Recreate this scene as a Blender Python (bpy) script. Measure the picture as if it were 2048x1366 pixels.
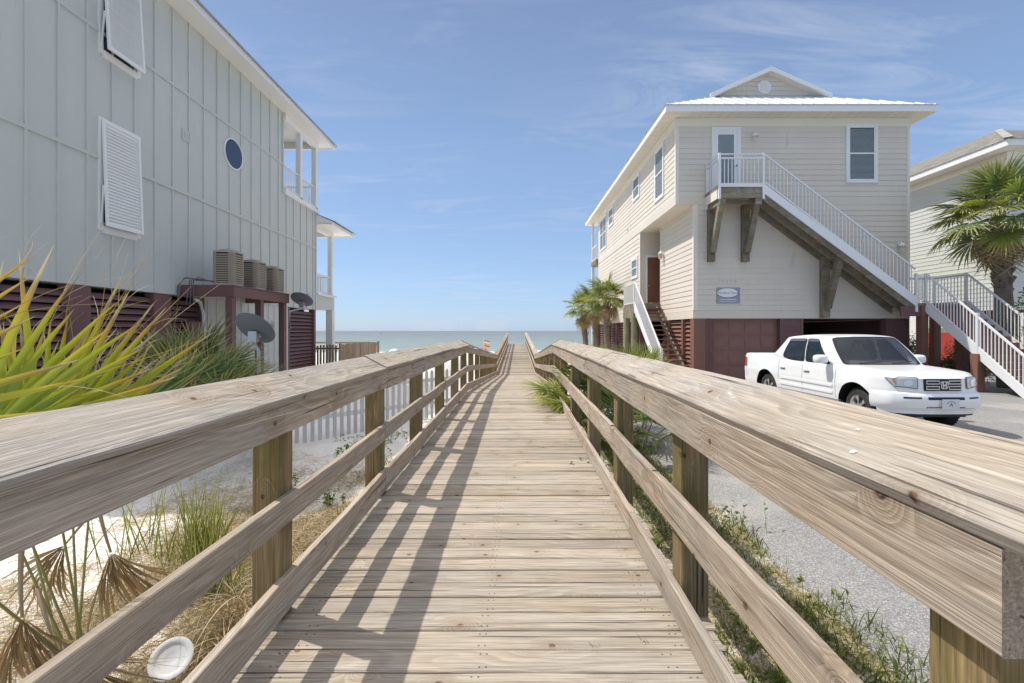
import bpy, bmesh, math, random
import numpy as np
from mathutils import Vector, Matrix, Quaternion
for o in list(bpy.data.objects): bpy.data.objects.remove(o)
random.seed(7); RNG = np.random.default_rng(11)
SC = bpy.context.scene
COL = SC.collection
R = math.radians

# ------------------------------------------------------------------ camera
EYE = 1.5
cam_d = bpy.data.cameras.new('camera'); cam = bpy.data.objects.new('camera', cam_d); COL.objects.link(cam)
cam.location = (0, 0, EYE); cam.rotation_euler = (R(90), 0, 0)
cam_d.sensor_width = 36; cam_d.lens = 16.0; cam_d.shift_y = -22/2048
cam_d.clip_start = 0.05; cam_d.clip_end = 20000
SC.camera = cam

# ------------------------------------------------------------------ sky, sun, exposure
LIGHT = Vector((.57, -.235, -1)).normalized()
SUN_EL = math.asin(-LIGHT.z); SUN_ROT = math.atan2(-LIGHT.x, -LIGHT.y)
world = bpy.data.worlds.new('World'); SC.world = world; world.use_nodes = True
wn = world.node_tree; wn.nodes.clear()
w_out = wn.nodes.new('ShaderNodeOutputWorld'); w_bg = wn.nodes.new('ShaderNodeBackground')
w_sky = wn.nodes.new('ShaderNodeTexSky'); w_sky.sky_type = 'NISHITA'; w_sky.sun_disc = False
w_sky.sun_elevation = SUN_EL; w_sky.sun_rotation = SUN_ROT
w_sky.air_density = 0.75; w_sky.dust_density = 0.3; w_sky.ozone_density = 1.5
w_bg.inputs['Strength'].default_value = 0.145
# thin high cloud, drawn by the direction of view on a flat layer overhead
w_tc = wn.nodes.new('ShaderNodeTexCoord'); w_sep = wn.nodes.new('ShaderNodeSeparateXYZ')
wn.links.new(w_tc.outputs['Generated'], w_sep.inputs[0])
def wm(op, a, b=None):
    n = wn.nodes.new('ShaderNodeMath'); n.operation = op
    for i, v in enumerate((a, b)):
        if v is None: continue
        if isinstance(v, (int, float)): n.inputs[i].default_value = v
        else: wn.links.new(v, n.inputs[i])
    return n.outputs[0]
zc = wm('MAXIMUM', w_sep.outputs['Z'], 0.02)
den = wm('ADD', zc, 0.10)
w_cmb = wn.nodes.new('ShaderNodeCombineXYZ')
wn.links.new(wm('DIVIDE', w_sep.outputs['X'], den), w_cmb.inputs[0])
wn.links.new(wm('DIVIDE', w_sep.outputs['Y'], den), w_cmb.inputs[1])
def wnoise(scale, detail, rough, sc, dist=0.0):
    mp = wn.nodes.new('ShaderNodeMapping'); mp.inputs['Scale'].default_value = sc; mp.inputs['Rotation'].default_value = (0, 0, .35)
    wn.links.new(w_cmb.outputs[0], mp.inputs[0])
    n = wn.nodes.new('ShaderNodeTexNoise'); n.inputs['Scale'].default_value = scale; n.inputs['Detail'].default_value = detail
    n.inputs['Roughness'].default_value = rough; n.inputs['Distortion'].default_value = dist
    wn.links.new(mp.outputs[0], n.inputs['Vector']); return n.outputs['Fac']
c1 = wnoise(1.3, 9, .66, (1.0, 3.2, 1), 1.1); c2 = wnoise(.38, 3, .5, (1, 1.3, 1), .2)
cl = wm('MULTIPLY', wm('MAXIMUM', wm('SUBTRACT', c1, .47), 0), wm('MAXIMUM', wm('SUBTRACT', c2, .40), 0))
cl = wm('MINIMUM', wm('MULTIPLY', cl, 15.0), .42)
w_mix = wn.nodes.new('ShaderNodeMixRGB'); wn.links.new(cl, w_mix.inputs[0])
w_tint = wn.nodes.new('ShaderNodeMixRGB'); w_tint.blend_type = 'MULTIPLY'; w_tint.inputs[0].default_value = 1
w_tint.inputs[2].default_value = (1.03, .985, .95, 1)
# pale blue air near the horizon, the same all round
w_air = wn.nodes.new('ShaderNodeMixRGB'); w_rmp = wn.nodes.new('ShaderNodeValToRGB')
w_air.inputs[0].default_value = .72
for el, (p_, g_) in zip([w_rmp.color_ramp.elements[0], w_rmp.color_ramp.elements[1]] + [w_rmp.color_ramp.elements.new(x) for x in (.1, .34, .58)], ((0, (.85, 1.75, 3.25)), (1, (.75, 1.15, 2.0)), (.1, (1.35, 2.25, 3.7)), (.34, (1.25, 1.98, 3.35)), (.58, (.95, 1.45, 2.5)))): el.position = p_; el.color = (*[v*.1 for v in g_], 1)
w_x10 = wn.nodes.new('ShaderNodeVectorMath'); w_x10.operation = 'SCALE'; w_x10.inputs['Scale'].default_value = 10
wn.links.new(w_sep.outputs['Z'], w_rmp.inputs[0]); wn.links.new(w_rmp.outputs[0], w_x10.inputs[0]); wn.links.new(w_sky.outputs[0], w_air.inputs[1]); wn.links.new(w_x10.outputs[0], w_air.inputs[2])
wn.links.new(w_air.outputs[0], w_tint.inputs[1])
wn.links.new(w_tint.outputs[0], w_mix.inputs[1]); w_mix.inputs[2].default_value = (2.9, 3.2, 3.8, 1)
wn.links.new(w_mix.outputs[0], w_bg.inputs['Color']); wn.links.new(w_bg.outputs[0], w_out.inputs[0])

sun_d = bpy.data.lights.new('sun', 'SUN'); sun = bpy.data.objects.new('sun', sun_d); COL.objects.link(sun)
sun_d.energy = 3.05; sun_d.angle = R(.5); sun_d.color = (1, .955, .88)
sun.rotation_euler = LIGHT.to_track_quat('-Z', 'Y').to_euler(); sun.location = (-20, 10, 40)
SC.view_settings.view_transform = 'Standard'; SC.view_settings.look = 'None'
SC.view_settings.exposure = 0.60; SC.view_settings.gamma = 1.0; SC.view_settings.use_curve_mapping = False
SC.render.engine = 'CYCLES'; SC.cycles.max_bounces = 7; SC.cycles.diffuse_bounces = 4; SC.cycles.transparent_max_bounces = 12

# ------------------------------------------------------------------ object helpers
def tag(o, label=None, cat=None, group=None, kind=None):
    if label: o['label'] = label
    if cat: o['category'] = cat
    if group: o['group'] = group
    if kind: o['kind'] = kind
    return o
def empty(name, loc, label=None, cat=None, group=None, rz=0):
    o = bpy.data.objects.new(name, None); COL.objects.link(o)
    o.location = loc; o.rotation_euler = (0, 0, rz); o.empty_display_size = .2
    return tag(o, label, cat, group)
def attach(o, parent):
    """parts are built in place: undo the root's own place"""
    o.parent = parent
    if parent is not None and parent.type == 'EMPTY':
        o.matrix_parent_inverse = (Matrix.Translation(parent.location) @ parent.rotation_euler.to_matrix().to_4x4()).inverted()
    elif parent is not None:
        o.matrix_parent_inverse = parent.matrix_basis.inverted()
def kids(o): return [c for c in bpy.data.objects if c.parent == o]
def copy_tree(o, parent=None, cmap=None):
    if cmap is None:
        cmap = {}
        for x in bpy.data.objects:
            if x.parent: cmap.setdefault(x.parent.name, []).append(x)
    c = o.copy(); COL.objects.link(c)
    if parent is not None: c.parent = parent
    for ch in cmap.get(o.name, []): copy_tree(ch, c, cmap)
    return c

class MB:
    def __init__(s): s.v = []; s.f = []; s.m = []; s.cur = 0
    def add(s, vs, fs):
        b = len(s.v); s.v.extend([tuple(p) for p in vs])
        for f in fs: s.f.append(tuple(i+b for i in f)); s.m.append(s.cur)
        return s
    def box(s, x0, x1, y0, y1, z0, z1):
        return s.add([(x0,y0,z0),(x1,y0,z0),(x1,y1,z0),(x0,y1,z0),(x0,y0,z1),(x1,y0,z1),(x1,y1,z1),(x0,y1,z1)],
              [(0,3,2,1),(4,5,6,7),(0,1,5,4),(1,2,6,5),(2,3,7,6),(3,0,4,7)])
    def fbox(s, O, U, N, u0, u1, z0, z1, n0, n1):
        """box on a wall: O origin, U along, N out of the wall, heights absolute"""
        O = Vector(O); U = Vector(U); N = Vector(N)
        def P(u, n, z): p = O + U*u + N*n; return (p.x, p.y, z)
        vs = [P(u0,n0,z0),P(u1,n0,z0),P(u1,n1,z0),P(u0,n1,z0),P(u0,n0,z1),P(u1,n0,z1),P(u1,n1,z1),P(u0,n1,z1)]
        fs = [(0,3,2,1),(4,5,6,7),(0,1,5,4),(1,2,6,5),(2,3,7,6),(3,0,4,7)]
        if U.cross(N).z < 0: fs = [f[::-1] for f in fs]
        return s.add(vs, fs)
    def prism(s, pts, d):
        """polygon pts extruded by vector d"""
        n = len(pts); d = Vector(d); p2 = [Vector(p)+d for p in pts]
        c = sum((Vector(p) for p in pts), Vector())/n; nn = Vector()
        for i in range(n): nn += (Vector(pts[i])-c).cross(Vector(pts[(i+1)%n])-c)
        fs = [tuple(range(n))[::-1], tuple(range(n, 2*n))] + [(i,(i+1)%n,(i+1)%n+n,i+n) for i in range(n)]
        if nn.dot(d) < 0: fs = [f[::-1] for f in fs]
        return s.add([tuple(p) for p in pts]+[tuple(p) for p in p2], fs)
    def bar(s, p, q, w, h, up=(0,0,1)):
        p = Vector(p); q = Vector(q); x = (q-p).normalized(); u = Vector(up)
        if abs(x.dot(u)) > .99: u = Vector((0,1,0))
        y = u.cross(x).normalized(); z = x.cross(y)
        vs = []
        for c in (p, q):
            for a, b in ((-1,-1),(1,-1),(1,1),(-1,1)): vs.append(c + y*(a*w/2) + z*(b*h/2))
        return s.add(vs, [(0,3,2,1),(4,5,6,7),(0,1,5,4),(1,2,6,5),(2,3,7,6),(3,0,4,7)])
    def tube(s, pts, r, n=8, cap=True):
        pts = [Vector(p) for p in pts]; rr = r if hasattr(r, '__len__') else [r]*len(pts)
        b = len(s.v); vs = []; fs = []
        for i, p in enumerate(pts):
            t = (pts[min(i+1,len(pts)-1)]-pts[max(i-1,0)]).normalized()
            u = Vector((0,0,1)) if abs(t.z) < .9 else Vector((1,0,0))
            a = u.cross(t).normalized(); c = t.cross(a)
            for k in range(n):
                an = 2*math.pi*k/n; vs.append(p + a*(rr[i]*math.cos(an)) + c*(rr[i]*math.sin(an)))
        for i in range(len(pts)-1):
            for k in range(n):
                k2 = (k+1)%n; fs.append((i*n+k, i*n+k2, (i+1)*n+k2, (i+1)*n+k))
        if cap: fs.append(tuple(range(n))[::-1]); fs.append(tuple((len(pts)-1)*n+k for k in range(n)))
        return s.add(vs, fs)
    def lathe(s, prof, O, A, n=24, close=False):
        """profile [(radius, height)] round axis A at O"""
        O = Vector(O); A = Vector(A).normalized(); u = Vector((0,0,1)) if abs(A.z) < .9 else Vector((1,0,0))
        a = u.cross(A).normalized(); c = A.cross(a); vs = []; fs = []
        for r, h in prof:
            for k in range(n):
                an = 2*math.pi*k/n; vs.append(O + A*h + a*(r*math.cos(an)) + c*(r*math.sin(an)))
        m = len(prof)
        for i in range(m-1 if not close else m):
            for k in range(n):
                k2 = (k+1)%n; j = (i+1)%m; fs.append((i*n+k, i*n+k2, j*n+k2, j*n+k))
        return s.add(vs, fs)
    def build(s, name, mat, parent=None, smooth=False, sharp=None, kind=None):
        me = bpy.data.meshes.new(name); me.from_pydata(s.v, [], s.f)
        for m in (mat if isinstance(mat, (list, tuple)) else [mat]): me.materials.append(m)
        if any(s.m): me.polygons.foreach_set('material_index', s.m)
        me.update()
        if smooth: shade(me, sharp)
        o = bpy.data.objects.new(name, me); COL.objects.link(o)
        if parent is not None: attach(o, parent)
        if kind: o['kind'] = kind
        return o
def shade(me, sharp=None):
    me.polygons.foreach_set('use_smooth', [True]*len(me.polygons))
    if sharp is not None:
        bm = bmesh.new(); bm.from_mesh(me); lim = R(sharp)
        for e in bm.edges:
            if len(e.link_faces) == 2 and e.calc_face_angle(0) > lim: e.smooth = False
        bm.to_mesh(me); bm.free()
def npmesh(name, V, F, mat, parent=None, attrs=None, smooth=False):
    """V (n,3) array, F (m,k) array of equal-sized faces"""
    me = bpy.data.meshes.new(name); V = np.asarray(V, np.float32); F = np.asarray(F, np.int32); k = F.shape[1]
    me.vertices.add(len(V)); me.vertices.foreach_set('co', V.ravel())
    me.loops.add(F.size); me.loops.foreach_set('vertex_index', F.ravel())
    me.polygons.add(len(F)); me.polygons.foreach_set('loop_start', np.arange(0, F.size, k, dtype=np.int32))
    me.polygons.foreach_set('loop_total', np.full(len(F), k, np.int32))
    if smooth: me.polygons.foreach_set('use_smooth', np.ones(len(F), bool))
    me.update(calc_edges=True)
    for an, (arr) in (attrs or {}).items():
        a = me.attributes.new(an, 'FLOAT', 'POINT'); a.data.foreach_set('value', np.asarray(arr, np.float32))
    for m in (mat if isinstance(mat, (list, tuple)) else [mat]): me.materials.append(m)
    o = bpy.data.objects.new(name, me); COL.objects.link(o)
    if parent is not None: attach(o, parent)
    return o

# ------------------------------------------------------------------ node helpers
class NT:
    def __init__(s, name):
        s.mat = bpy.data.materials.new(name); s.mat.use_nodes = True; s.t = s.mat.node_tree; s.t.nodes.clear()
        s.out = s.t.nodes.new('ShaderNodeOutputMaterial'); s.b = s.t.nodes.new('ShaderNodeBsdfPrincipled')
        s.t.links.new(s.b.outputs[0], s.out.inputs[0])
    def n(s, ty, **kw):
        nd = s.t.nodes.new(ty)
        for k, v in kw.items(): setattr(nd, k, v)
        return nd
    def put(s, sock, v):
        if v is None: return
        if isinstance(v, bpy.types.NodeSocket): s.t.links.new(v, sock)
        else:
            if sock.type == 'RGBA' and len(v) == 3: v = (*v, 1)
            sock.default_value = v
    def m(s, op, a, b=None, c=None):
        nd = s.n('ShaderNodeMath', operation=op)
        for i, v in enumerate((a, b, c)): s.put(nd.inputs[i], v)
        return nd.outputs[0]
    def vm(s, op, a, b=None):
        nd = s.n('ShaderNodeVectorMath', operation=op); s.put(nd.inputs[0], a); s.put(nd.inputs[1], b); return nd.outputs[0]
    def mul(s, v, sc): return s.vm('MULTIPLY', v, sc)
    def obj(s): return s.n('ShaderNodeTexCoord').outputs['Object']
    def pos(s): return s.n('ShaderNodeNewGeometry').outputs['Position']
    def rnd(s): return s.n('ShaderNodeObjectInfo').outputs['Random']
    def isl(s): return s.n('ShaderNodeNewGeometry').outputs['Random Per Island']
    def attr(s, nm): return s.n('ShaderNodeAttribute', attribute_name=nm).outputs['Fac']
    def sep(s, v): nd = s.n('ShaderNodeSeparateXYZ'); s.put(nd.inputs[0], v); return nd.outputs
    def comb(s, x, y, z):
        nd = s.n('ShaderNodeCombineXYZ')
        for i, v in enumerate((x, y, z)): s.put(nd.inputs[i], v)
        return nd.outputs[0]
    def noise(s, v, scale=1, detail=3, rough=.55, dist=0, out='Fac'):
        nd = s.n('ShaderNodeTexNoise'); s.put(nd.inputs['Vector'], v); nd.inputs['Scale'].default_value = scale
        nd.inputs['Detail'].default_value = detail; nd.inputs['Roughness'].default_value = rough; nd.inputs['Distortion'].default_value = dist
        return nd.outputs[out]
    def vor(s, v, scale=1, rnd=1, feat='F1'):
        nd = s.n('ShaderNodeTexVoronoi', feature=feat); s.put(nd.inputs['Vector'], v); nd.inputs['Scale'].default_value = scale
        nd.inputs['Randomness'].default_value = rnd; return nd.outputs
    def ss(s, x, lo, hi):
        nd = s.n('ShaderNodeMapRange', interpolation_type='SMOOTHSTEP'); s.put(nd.inputs[0], x)
        nd.inputs[1].default_value = lo; nd.inputs[2].default_value = hi; return nd.outputs[0]
    def mr(s, x, a, b, c, d):
        nd = s.n('ShaderNodeMapRange'); s.put(nd.inputs[0], x)
        for i, v in enumerate((a, b, c, d)): nd.inputs[i+1].default_value = v
        return nd.outputs[0]
    def mix(s, f, a, b, bl='MIX'):
        nd = s.n('ShaderNodeMixRGB', blend_type=bl); s.put(nd.inputs[0], f); s.put(nd.inputs[1], a); s.put(nd.inputs[2], b); return nd.outputs[0]
    def ramp(s, f, stops):
        nd = s.n('ShaderNodeValToRGB'); cr = nd.color_ramp
        while len(cr.elements) < len(stops): cr.elements.new(.5)
        for e, (p, c) in zip(cr.elements, stops): e.position = p; e.color = (*c, 1)
        s.put(nd.inputs[0], f); return nd.outputs[0]
    def bump(s, h, strength=.3, dist=.01):
        nd = s.n('ShaderNodeBump'); s.put(nd.inputs['Height'], h); nd.inputs['Strength'].default_value = strength; nd.inputs['Distance'].default_value = dist
        s.t.links.new(nd.outputs[0], s.b.inputs['Normal']); return nd.outputs[0]
    def done(s, col=None, rough=.6, spec=.3, metal=0):
        s.put(s.b.inputs['Base Color'], col); s.put(s.b.inputs['Roughness'], rough)
        s.b.inputs['Specular IOR Level'].default_value = spec; s.b.inputs['Metallic'].default_value = metal
        return s.mat

def paint(name, col, rough=.55, var=.05, dirt=.12, dirtcol=(.18,.17,.14), spec=.3, streak=True, scale=1.0, algae=0):
    t = NT(name); p = t.pos()
    big = t.noise(t.mul(p, (.5*scale, .5*scale, .35*scale)), 1, 4, .6)
    c = t.mix(t.mr(big, .3, .7, 0, 1), [x*(1-var) for x in col], [min(1, x*(1+var)) for x in col])
    if dirt:
        st = t.noise(t.mul(p, (9, 9, .9)), 1, 4, .65); f = t.m('MULTIPLY', t.ss(st, .52, .8), t.ss(big, .42, .7))
        c = t.mix(t.m('MULTIPLY', f, dirt*2.2), c, dirtcol)
        fine = t.noise(p, 40, 3, .6); c = t.mix(t.m('MULTIPLY', t.ss(fine, .5, .75), dirt*.4), c, dirtcol)
    r = t.rnd(); c = t.mix(1, c, t.comb(*[t.mr(r, 0, 1, 1-var*.8, 1+var*.4)]*3), 'MULTIPLY')
    t.bump(t.noise(p, 90, 2, .5), .08, .004)
    return t.done(c, rough, spec)
def plain(name, col, rough=.5, spec=.4, metal=0):
    t = NT(name); p = t.obj(); f = t.noise(p, 6, 4, .6)
    c = t.mix(t.mr(f, .3, .7, 0, 1), [x*.93 for x in col], [min(1, x*1.05) for x in col])
    return t.done(c, t.mr(f, .3, .7, rough*.9, min(1, rough*1.1)), spec, metal)

def wood(name, light, dark, grey, wet=.0, moss=0, ringf=1.0, contrast=1.0, knots=1.0, var=.16, nails=False, fine=1.0):
    """weathered pine: board local x runs along the grain"""
    t = NT(name); o = t.obj(); r = t.rnd()
    off = t.comb(t.m('MULTIPLY', r, 91.7), t.m('MULTIPLY', r, 37.1), t.m('MULTIPLY', r, 53.9))
    p = t.vm('ADD', o, off); x, y, z = t.sep(p)
    # knots: sparse cells along the board
    kw = t.noise(t.mul(p, (14, 14, 14)), 1, 2, .5)
    kq = t.comb(t.m('MULTIPLY', x, 2.4), t.m('MULTIPLY', t.m('ADD', y, t.m('MULTIPLY', z, .5)), 3.2), 0)
    kv = t.n('ShaderNodeTexVoronoi', feature='F1', voronoi_dimensions='2D'); t.put(kv.inputs['Vector'], kq); kv.inputs['Scale'].default_value = 1; kv = kv.outputs
    kd = t.m('ADD', kv['Distance'], t.m('MULTIPLY', t.m('SUBTRACT', kw, .5), .05)); ksel = t.ss(t.sep(kv['Color'])[0], .30, .34)
    kn = t.m('MULTIPLY', t.m('SUBTRACT', 1.0, t.ss(kd, .022, .050)), ksel)
    kh = t.m('MULTIPLY', t.m('SUBTRACT', 1.0, t.ss(kd, .0, .34)), ksel)
    w1 = t.noise(t.mul(p, (.55, 2.2, 2.2)), 1, 3, .5)
    w2 = t.noise(t.mul(p, (2.2, 12, 12)), 1, 2, .5)
    rr = t.m('ADD', t.m('MULTIPLY', w1, .30), t.m('MULTIPLY', w2, .010))
    rr = t.m('ADD', rr, t.m('MULTIPLY', t.m('MULTIPLY', kh, kh), .085*knots))
    yz = t.m('ADD', t.m('MULTIPLY', y, .42), t.m('MULTIPLY', z, .9))
    rv = t.m('MULTIPLY', t.m('ADD', rr, yz), 62*ringf)
    rings = t.m('FRACT', rv)
    rings = t.m('MULTIPLY', t.ss(rings, .0, .82), t.m('SUBTRACT', 1.0, t.ss(rings, .86, 1.0)))
    rings = t.m('MULTIPLY', rings, t.mr(t.noise(t.mul(p, (.8, 7, 7)), 1, 2, .5), .35, .62, .25, 1.0))
    fib = t.noise(t.mul(p, (2.6, 170*fine, 170*fine)), 1, 4, .65)
    fib2 = t.noise(t.mul(p, (1.1, 48*fine, 48*fine)), 1, 3, .6)
    crack = t.ss(t.noise(t.mul(p, (.9, 55, 55)), 1, 3, .55, .3), .635, .70)
    big = t.noise(t.mul(p, (.9, 3, 3)), 1, 3, .6)
    lines = t.ss(t.noise(t.mul(p, (1.7, 130*fine, 130*fine)), 1, 3, .6), .56, .66)
    stain = t.ss(t.noise(t.mul(p, (1.6, 5, 5)), 1, 4, .65), .54, .72)
    fib = t.ss(fib, .25, .75)
    c = t.mix(t.m('MULTIPLY', rings, .72*contrast), light, dark)
    c = t.mix(t.mr(big, .35, .68, .1, .85), c, t.mix(t.m('MULTIPLY', rings, .28*contrast), grey, [g*.62 for g in grey]))
    c = t.mix(1, c, t.comb(*[t.mr(fib, .1, .9, 1-.34*contrast, 1+.20*contrast)]*3), 'MULTIPLY')
    c = t.mix(1, c, t.comb(*[t.mr(fib2, .3, .7, 1-.14*contrast, 1+.12*contrast)]*3), 'MULTIPLY')
    c = t.mix(t.m('MULTIPLY', lines, .34*contrast), c, [d*.55 for d in dark])
    c = t.mix(t.m('MULTIPLY', stain, .30*contrast), c, [d*.8 for d in dark])
    c = t.mix(t.m('MULTIPLY', crack, .8), c, [d*.14 for d in dark])
    kc = t.ss(t.noise(t.mul(p, (60, 60, 60)), 1, 3, .6), .42, .58)
    c = t.mix(t.m('MULTIPLY', kn, .90*min(1, knots)), c, t.mix(kc, (.022, .014, .010), (.17, .075, .035)))
    c = t.mix(t.m('MULTIPLY', t.m('MULTIPLY', kh, t.m('SUBTRACT', 1.0, kn)), .28*knots), c, (.22, .14, .075))
    if moss:
        mf = t.noise(t.mul(t.pos(), (5, 5, 2.2)), 1, 4, .6)
        c = t.mix(t.m('MULTIPLY', t.ss(mf, .42, .66), moss), c, (.13, .125, .035))
    if nails:
        for nx in nails:
            for ny in (-.042, .040):
                oo = t.sep(o); dd = t.m('SQRT', t.m('ADD', t.m('POWER', t.m('SUBTRACT', oo[0], nx), 2), t.m('POWER', t.m('SUBTRACT', oo[1], ny), 2)))
                c = t.mix(t.m('MULTIPLY', t.m('SUBTRACT', 1.0, t.ss(dd, .0035, .006)), .85), c, (.05, .045, .04))
    c = t.mix(1, c, t.comb(t.mr(r, 0, 1, 1-var, 1+var*.7), t.mr(r, 0, 1, 1-var*1.03, 1+var*.66), t.mr(r, 0, 1, 1-var*1.12, 1+var*.6)), 'MULTIPLY')
    h = t.m('SUBTRACT', t.m('ADD', t.m('MULTIPLY', fib, .5), t.m('MULTIPLY', rings, .35)), t.m('ADD', t.m('MULTIPLY', crack, 1.1), t.m('MULTIPLY', kn, .5)))
    t.bump(h, .75, .0045)
    return t.done(c, .85, .15)

def leafmat(name, stops, trans=.35, rough=.5, var=.25, spec=.35):
    """colour runs along the blade (point attribute 'along'), each blade a little different"""
    t = NT(name); a = t.attr('along'); i = t.isl(); r = t.rnd()
    a2 = t.m('ADD', a, t.m('MULTIPLY', t.m('SUBTRACT', i, .5), .35))
    c = t.ramp(a2, stops)
    j = t.m('FRACT', t.m('ADD', t.m('MULTIPLY', i, 7.31), r))
    c = t.mix(1, c, t.comb(t.mr(j, 0, 1, 1-var, 1+var), t.mr(j, 0, 1, 1-var*.8, 1+var*.8), t.mr(j, 0, 1, 1-var, 1+var*.6)), 'MULTIPLY')
    t.done(c, rough, spec)
    tr = t.n('ShaderNodeBsdfTranslucent'); t.put(tr.inputs[0], t.mix(1, c, (1.15, 1.1, .7), 'MULTIPLY'))
    mx = t.n('ShaderNodeMixShader'); mx.inputs[0].default_value = trans
    t.t.links.new(t.b.outputs[0], mx.inputs[1]); t.t.links.new(tr.outputs[0], mx.inputs[2]); t.t.links.new(mx.outputs[0], t.out.inputs[0])
    return t.mat
def glassmat(name, tint=(.05,.065,.08), see=.0, rough=.04):
    t = NT(name)
    t.done(tint, rough, .5)
    t.b.inputs['Coat Weight'].default_value = .6; t.b.inputs['Coat Roughness'].default_value = .02
    if see:
        tr = t.n('ShaderNodeBsdfTransparent'); tr.inputs[0].default_value = (.90, .93, .94, 1); mx = t.n('ShaderNodeMixShader'); mx.inputs[0].default_value = 1-see
        t.t.links.new(tr.outputs[0], mx.inputs[1]); t.t.links.new(t.b.outputs[0], mx.inputs[2]); t.t.links.new(mx.outputs[0], t.out.inputs[0])
    return t.mat

# ------------------------------------------------------------------ materials
M = {}
M['deck'] = wood('deck_wood', (.465,.39,.30), (.25,.185,.125), (.42,.38,.33), contrast=.9, fine=1.25, var=.17, nails=(-.95,-.92,.0,.03,.86,.9), knots=.9)
M['rail'] = wood('rail_wood', (.55,.44,.33), (.27,.19,.12), (.46,.415,.36), contrast=.95, fine=1.3, var=.15)
M['cap'] = wood('cap_wood', (.48,.405,.315), (.25,.195,.14), (.43,.40,.36), contrast=.9, fine=1.5, var=.13)
M['post'] = wood('post_wood', (.36,.25,.12), (.16,.10,.045), (.29,.23,.145), moss=.6, contrast=1.0, var=.12)
M['oldwood'] = wood('old_stair_wood', (.34,.285,.20), (.14,.11,.08), (.34,.32,.28), moss=.4, contrast=1.2, var=.2)
M['fence'] = wood('fence_wood', (.46,.34,.22), (.24,.165,.10), (.40,.33,.26), var=.2)
M['pile'] = wood('pile_wood', (.33,.32,.21), (.19,.18,.11), (.36,.36,.26), moss=.3)
M['green'] = paint('pale_green_paint', (.56,.575,.54), .6, .04, .13)
M['green_trim'] = paint('pale_green_trim_paint', (.555,.57,.535), .55, .03, .04)
M['white'] = paint('white_paint', (.80,.795,.775), .5, .03, .08)
M['whiterail'] = paint('white_rail_paint', (.78,.78,.78), .4, .02, .06, spec=.4)
M['cream'] = paint('cream_siding_paint', (.70,.635,.54), .6, .035, .26, (.24,.225,.19))
M['cream_trim'] = paint('cream_trim_paint', (.78,.73,.635), .55, .03, .08, (.28,.26,.22))
M['sage'] = paint('sage_siding_paint', (.57,.585,.535), .6, .035, .07)
M['brown'] = paint('brown_purple_paint', (.175,.092,.088), .55, .08, .10, (.05,.03,.03))
M['brown_l'] = paint('brown_garage_paint', (.26,.135,.112), .5, .05, .08, (.08,.05,.05))
M['brown_w'] = paint('warm_brown_paint', (.24,.12,.085), .55, .06, .1)
M['door'] = paint('brown_door_paint', (.20,.08,.05), .4, .05, .04, spec=.5)
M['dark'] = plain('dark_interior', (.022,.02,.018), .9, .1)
M['red'] = paint('red_wall_paint', (.42,.055,.045), .5, .06, .05)
M['roofwhite'] = plain('white_metal_roof', (.72,.73,.74), .35, .5, .3)
M['roofgrey'] = plain('grey_metal_roof', (.35,.36,.37), .4, .5, .4)
M['glass'] = glassmat('window_glass', (.13,.145,.16), .80)
M['glass_dark'] = glassmat('dark_window_glass', (.03,.05,.09), 0); M['glass_dark'].node_tree.nodes['Principled BSDF'].inputs['Coat Weight'].default_value = .1
M['blind'] = plain('window_blind', (.74,.74,.72), .6)
M['metal'] = plain('galvanised_metal', (.45,.46,.47), .45, .5, .7)
M['dish'] = plain('grey_dish_enamel', (.155,.16,.175), .5, .3)
M['acgrille'] = plain('weathered_grille', (.36,.31,.245), .7, .3); M['accoil'] = plain('dark_coil', (.10,.08,.06), .8, .2); M['fencewhite'] = paint('weathered_white_paint', (.60,.60,.59), .6, .06, .2)
M['acmetal'] = plain('beige_metal', (.40,.37,.32), .5, .4)
M['black'] = plain('black_rubber', (.02,.02,.02), .6, .3)
M['cable'] = plain('grey_cable', (.12,.13,.15), .5, .4)

# ================================================================== SETTING
def sstep(a, b, x):
    t = np.clip((np.asarray(x, float)-a)/(b-a), 0, 1); return t*t*(3-2*t)
def height(x, y):
    x = np.asarray(x, float); y = np.asarray(y, float)
    base = -.64 + .22*sstep(-.4, 1.2, x)
    bumps = .05*np.sin(1.3*x+.7*y)*np.sin(.9*y-.4*x+1) + .03*np.sin(3.1*x+1.1)*np.sin(2.7*y) + .09*np.sin(.45*x+2)*np.sin(.5*y+1)
    base = base + bumps*(1-sstep(-1.2, .9, x))*(1-sstep(-60, -40, -x)*0)
    cor = sstep(10.5, 20, y)*(1-sstep(36, 47, y))*(1-sstep(3.0, 5.0, np.abs(x-.2)))
    base = base - 1.5*cor
    base = base - .8*sstep(36, 47, y)
    base = base - 2.3*sstep(52, 66, y) - .022*np.clip(y-66, 0, 70) - .5*sstep(136, 150, y) - 1.5*sstep(150, 230, y)
    return base
def hz(x, y): return float(height(x, y))
def axis(parts):
    a = []
    for lo, hi, st in parts: a += list(np.arange(lo, hi, st))
    return np.array(a + [parts[-1][1]])
gx = axis([(-260,-40,20),(-40,-12,2),(-12,-5,.5),(-5,5,.12),(5,24,1),(24,40,4),(40,260,20)])
gy = axis([(-14,0,2),(0,9,.12),(9,30,.5),(30,70,1.5),(70,160,4),(160,240,20)])
XX, YY = np.meshgrid(gx, gy); ZZ = height(XX, YY)
rip = RNG.normal(0, 1, XX.shape)*.006; ZZ = ZZ + rip*(np.abs(XX) < 5)*(YY < 9)
V = np.stack([XX, YY, ZZ], -1).reshape(-1, 3); nx = len(gx)
I = np.arange((len(gy)-1)*nx).reshape(len(gy)-1, nx)[:, :-1].ravel()
F = np.stack([I, I+1, I+nx+1, I+nx], 1)
t = NT('white_sand'); p = t.pos(); px, py, pz = t.sep(p)
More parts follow.
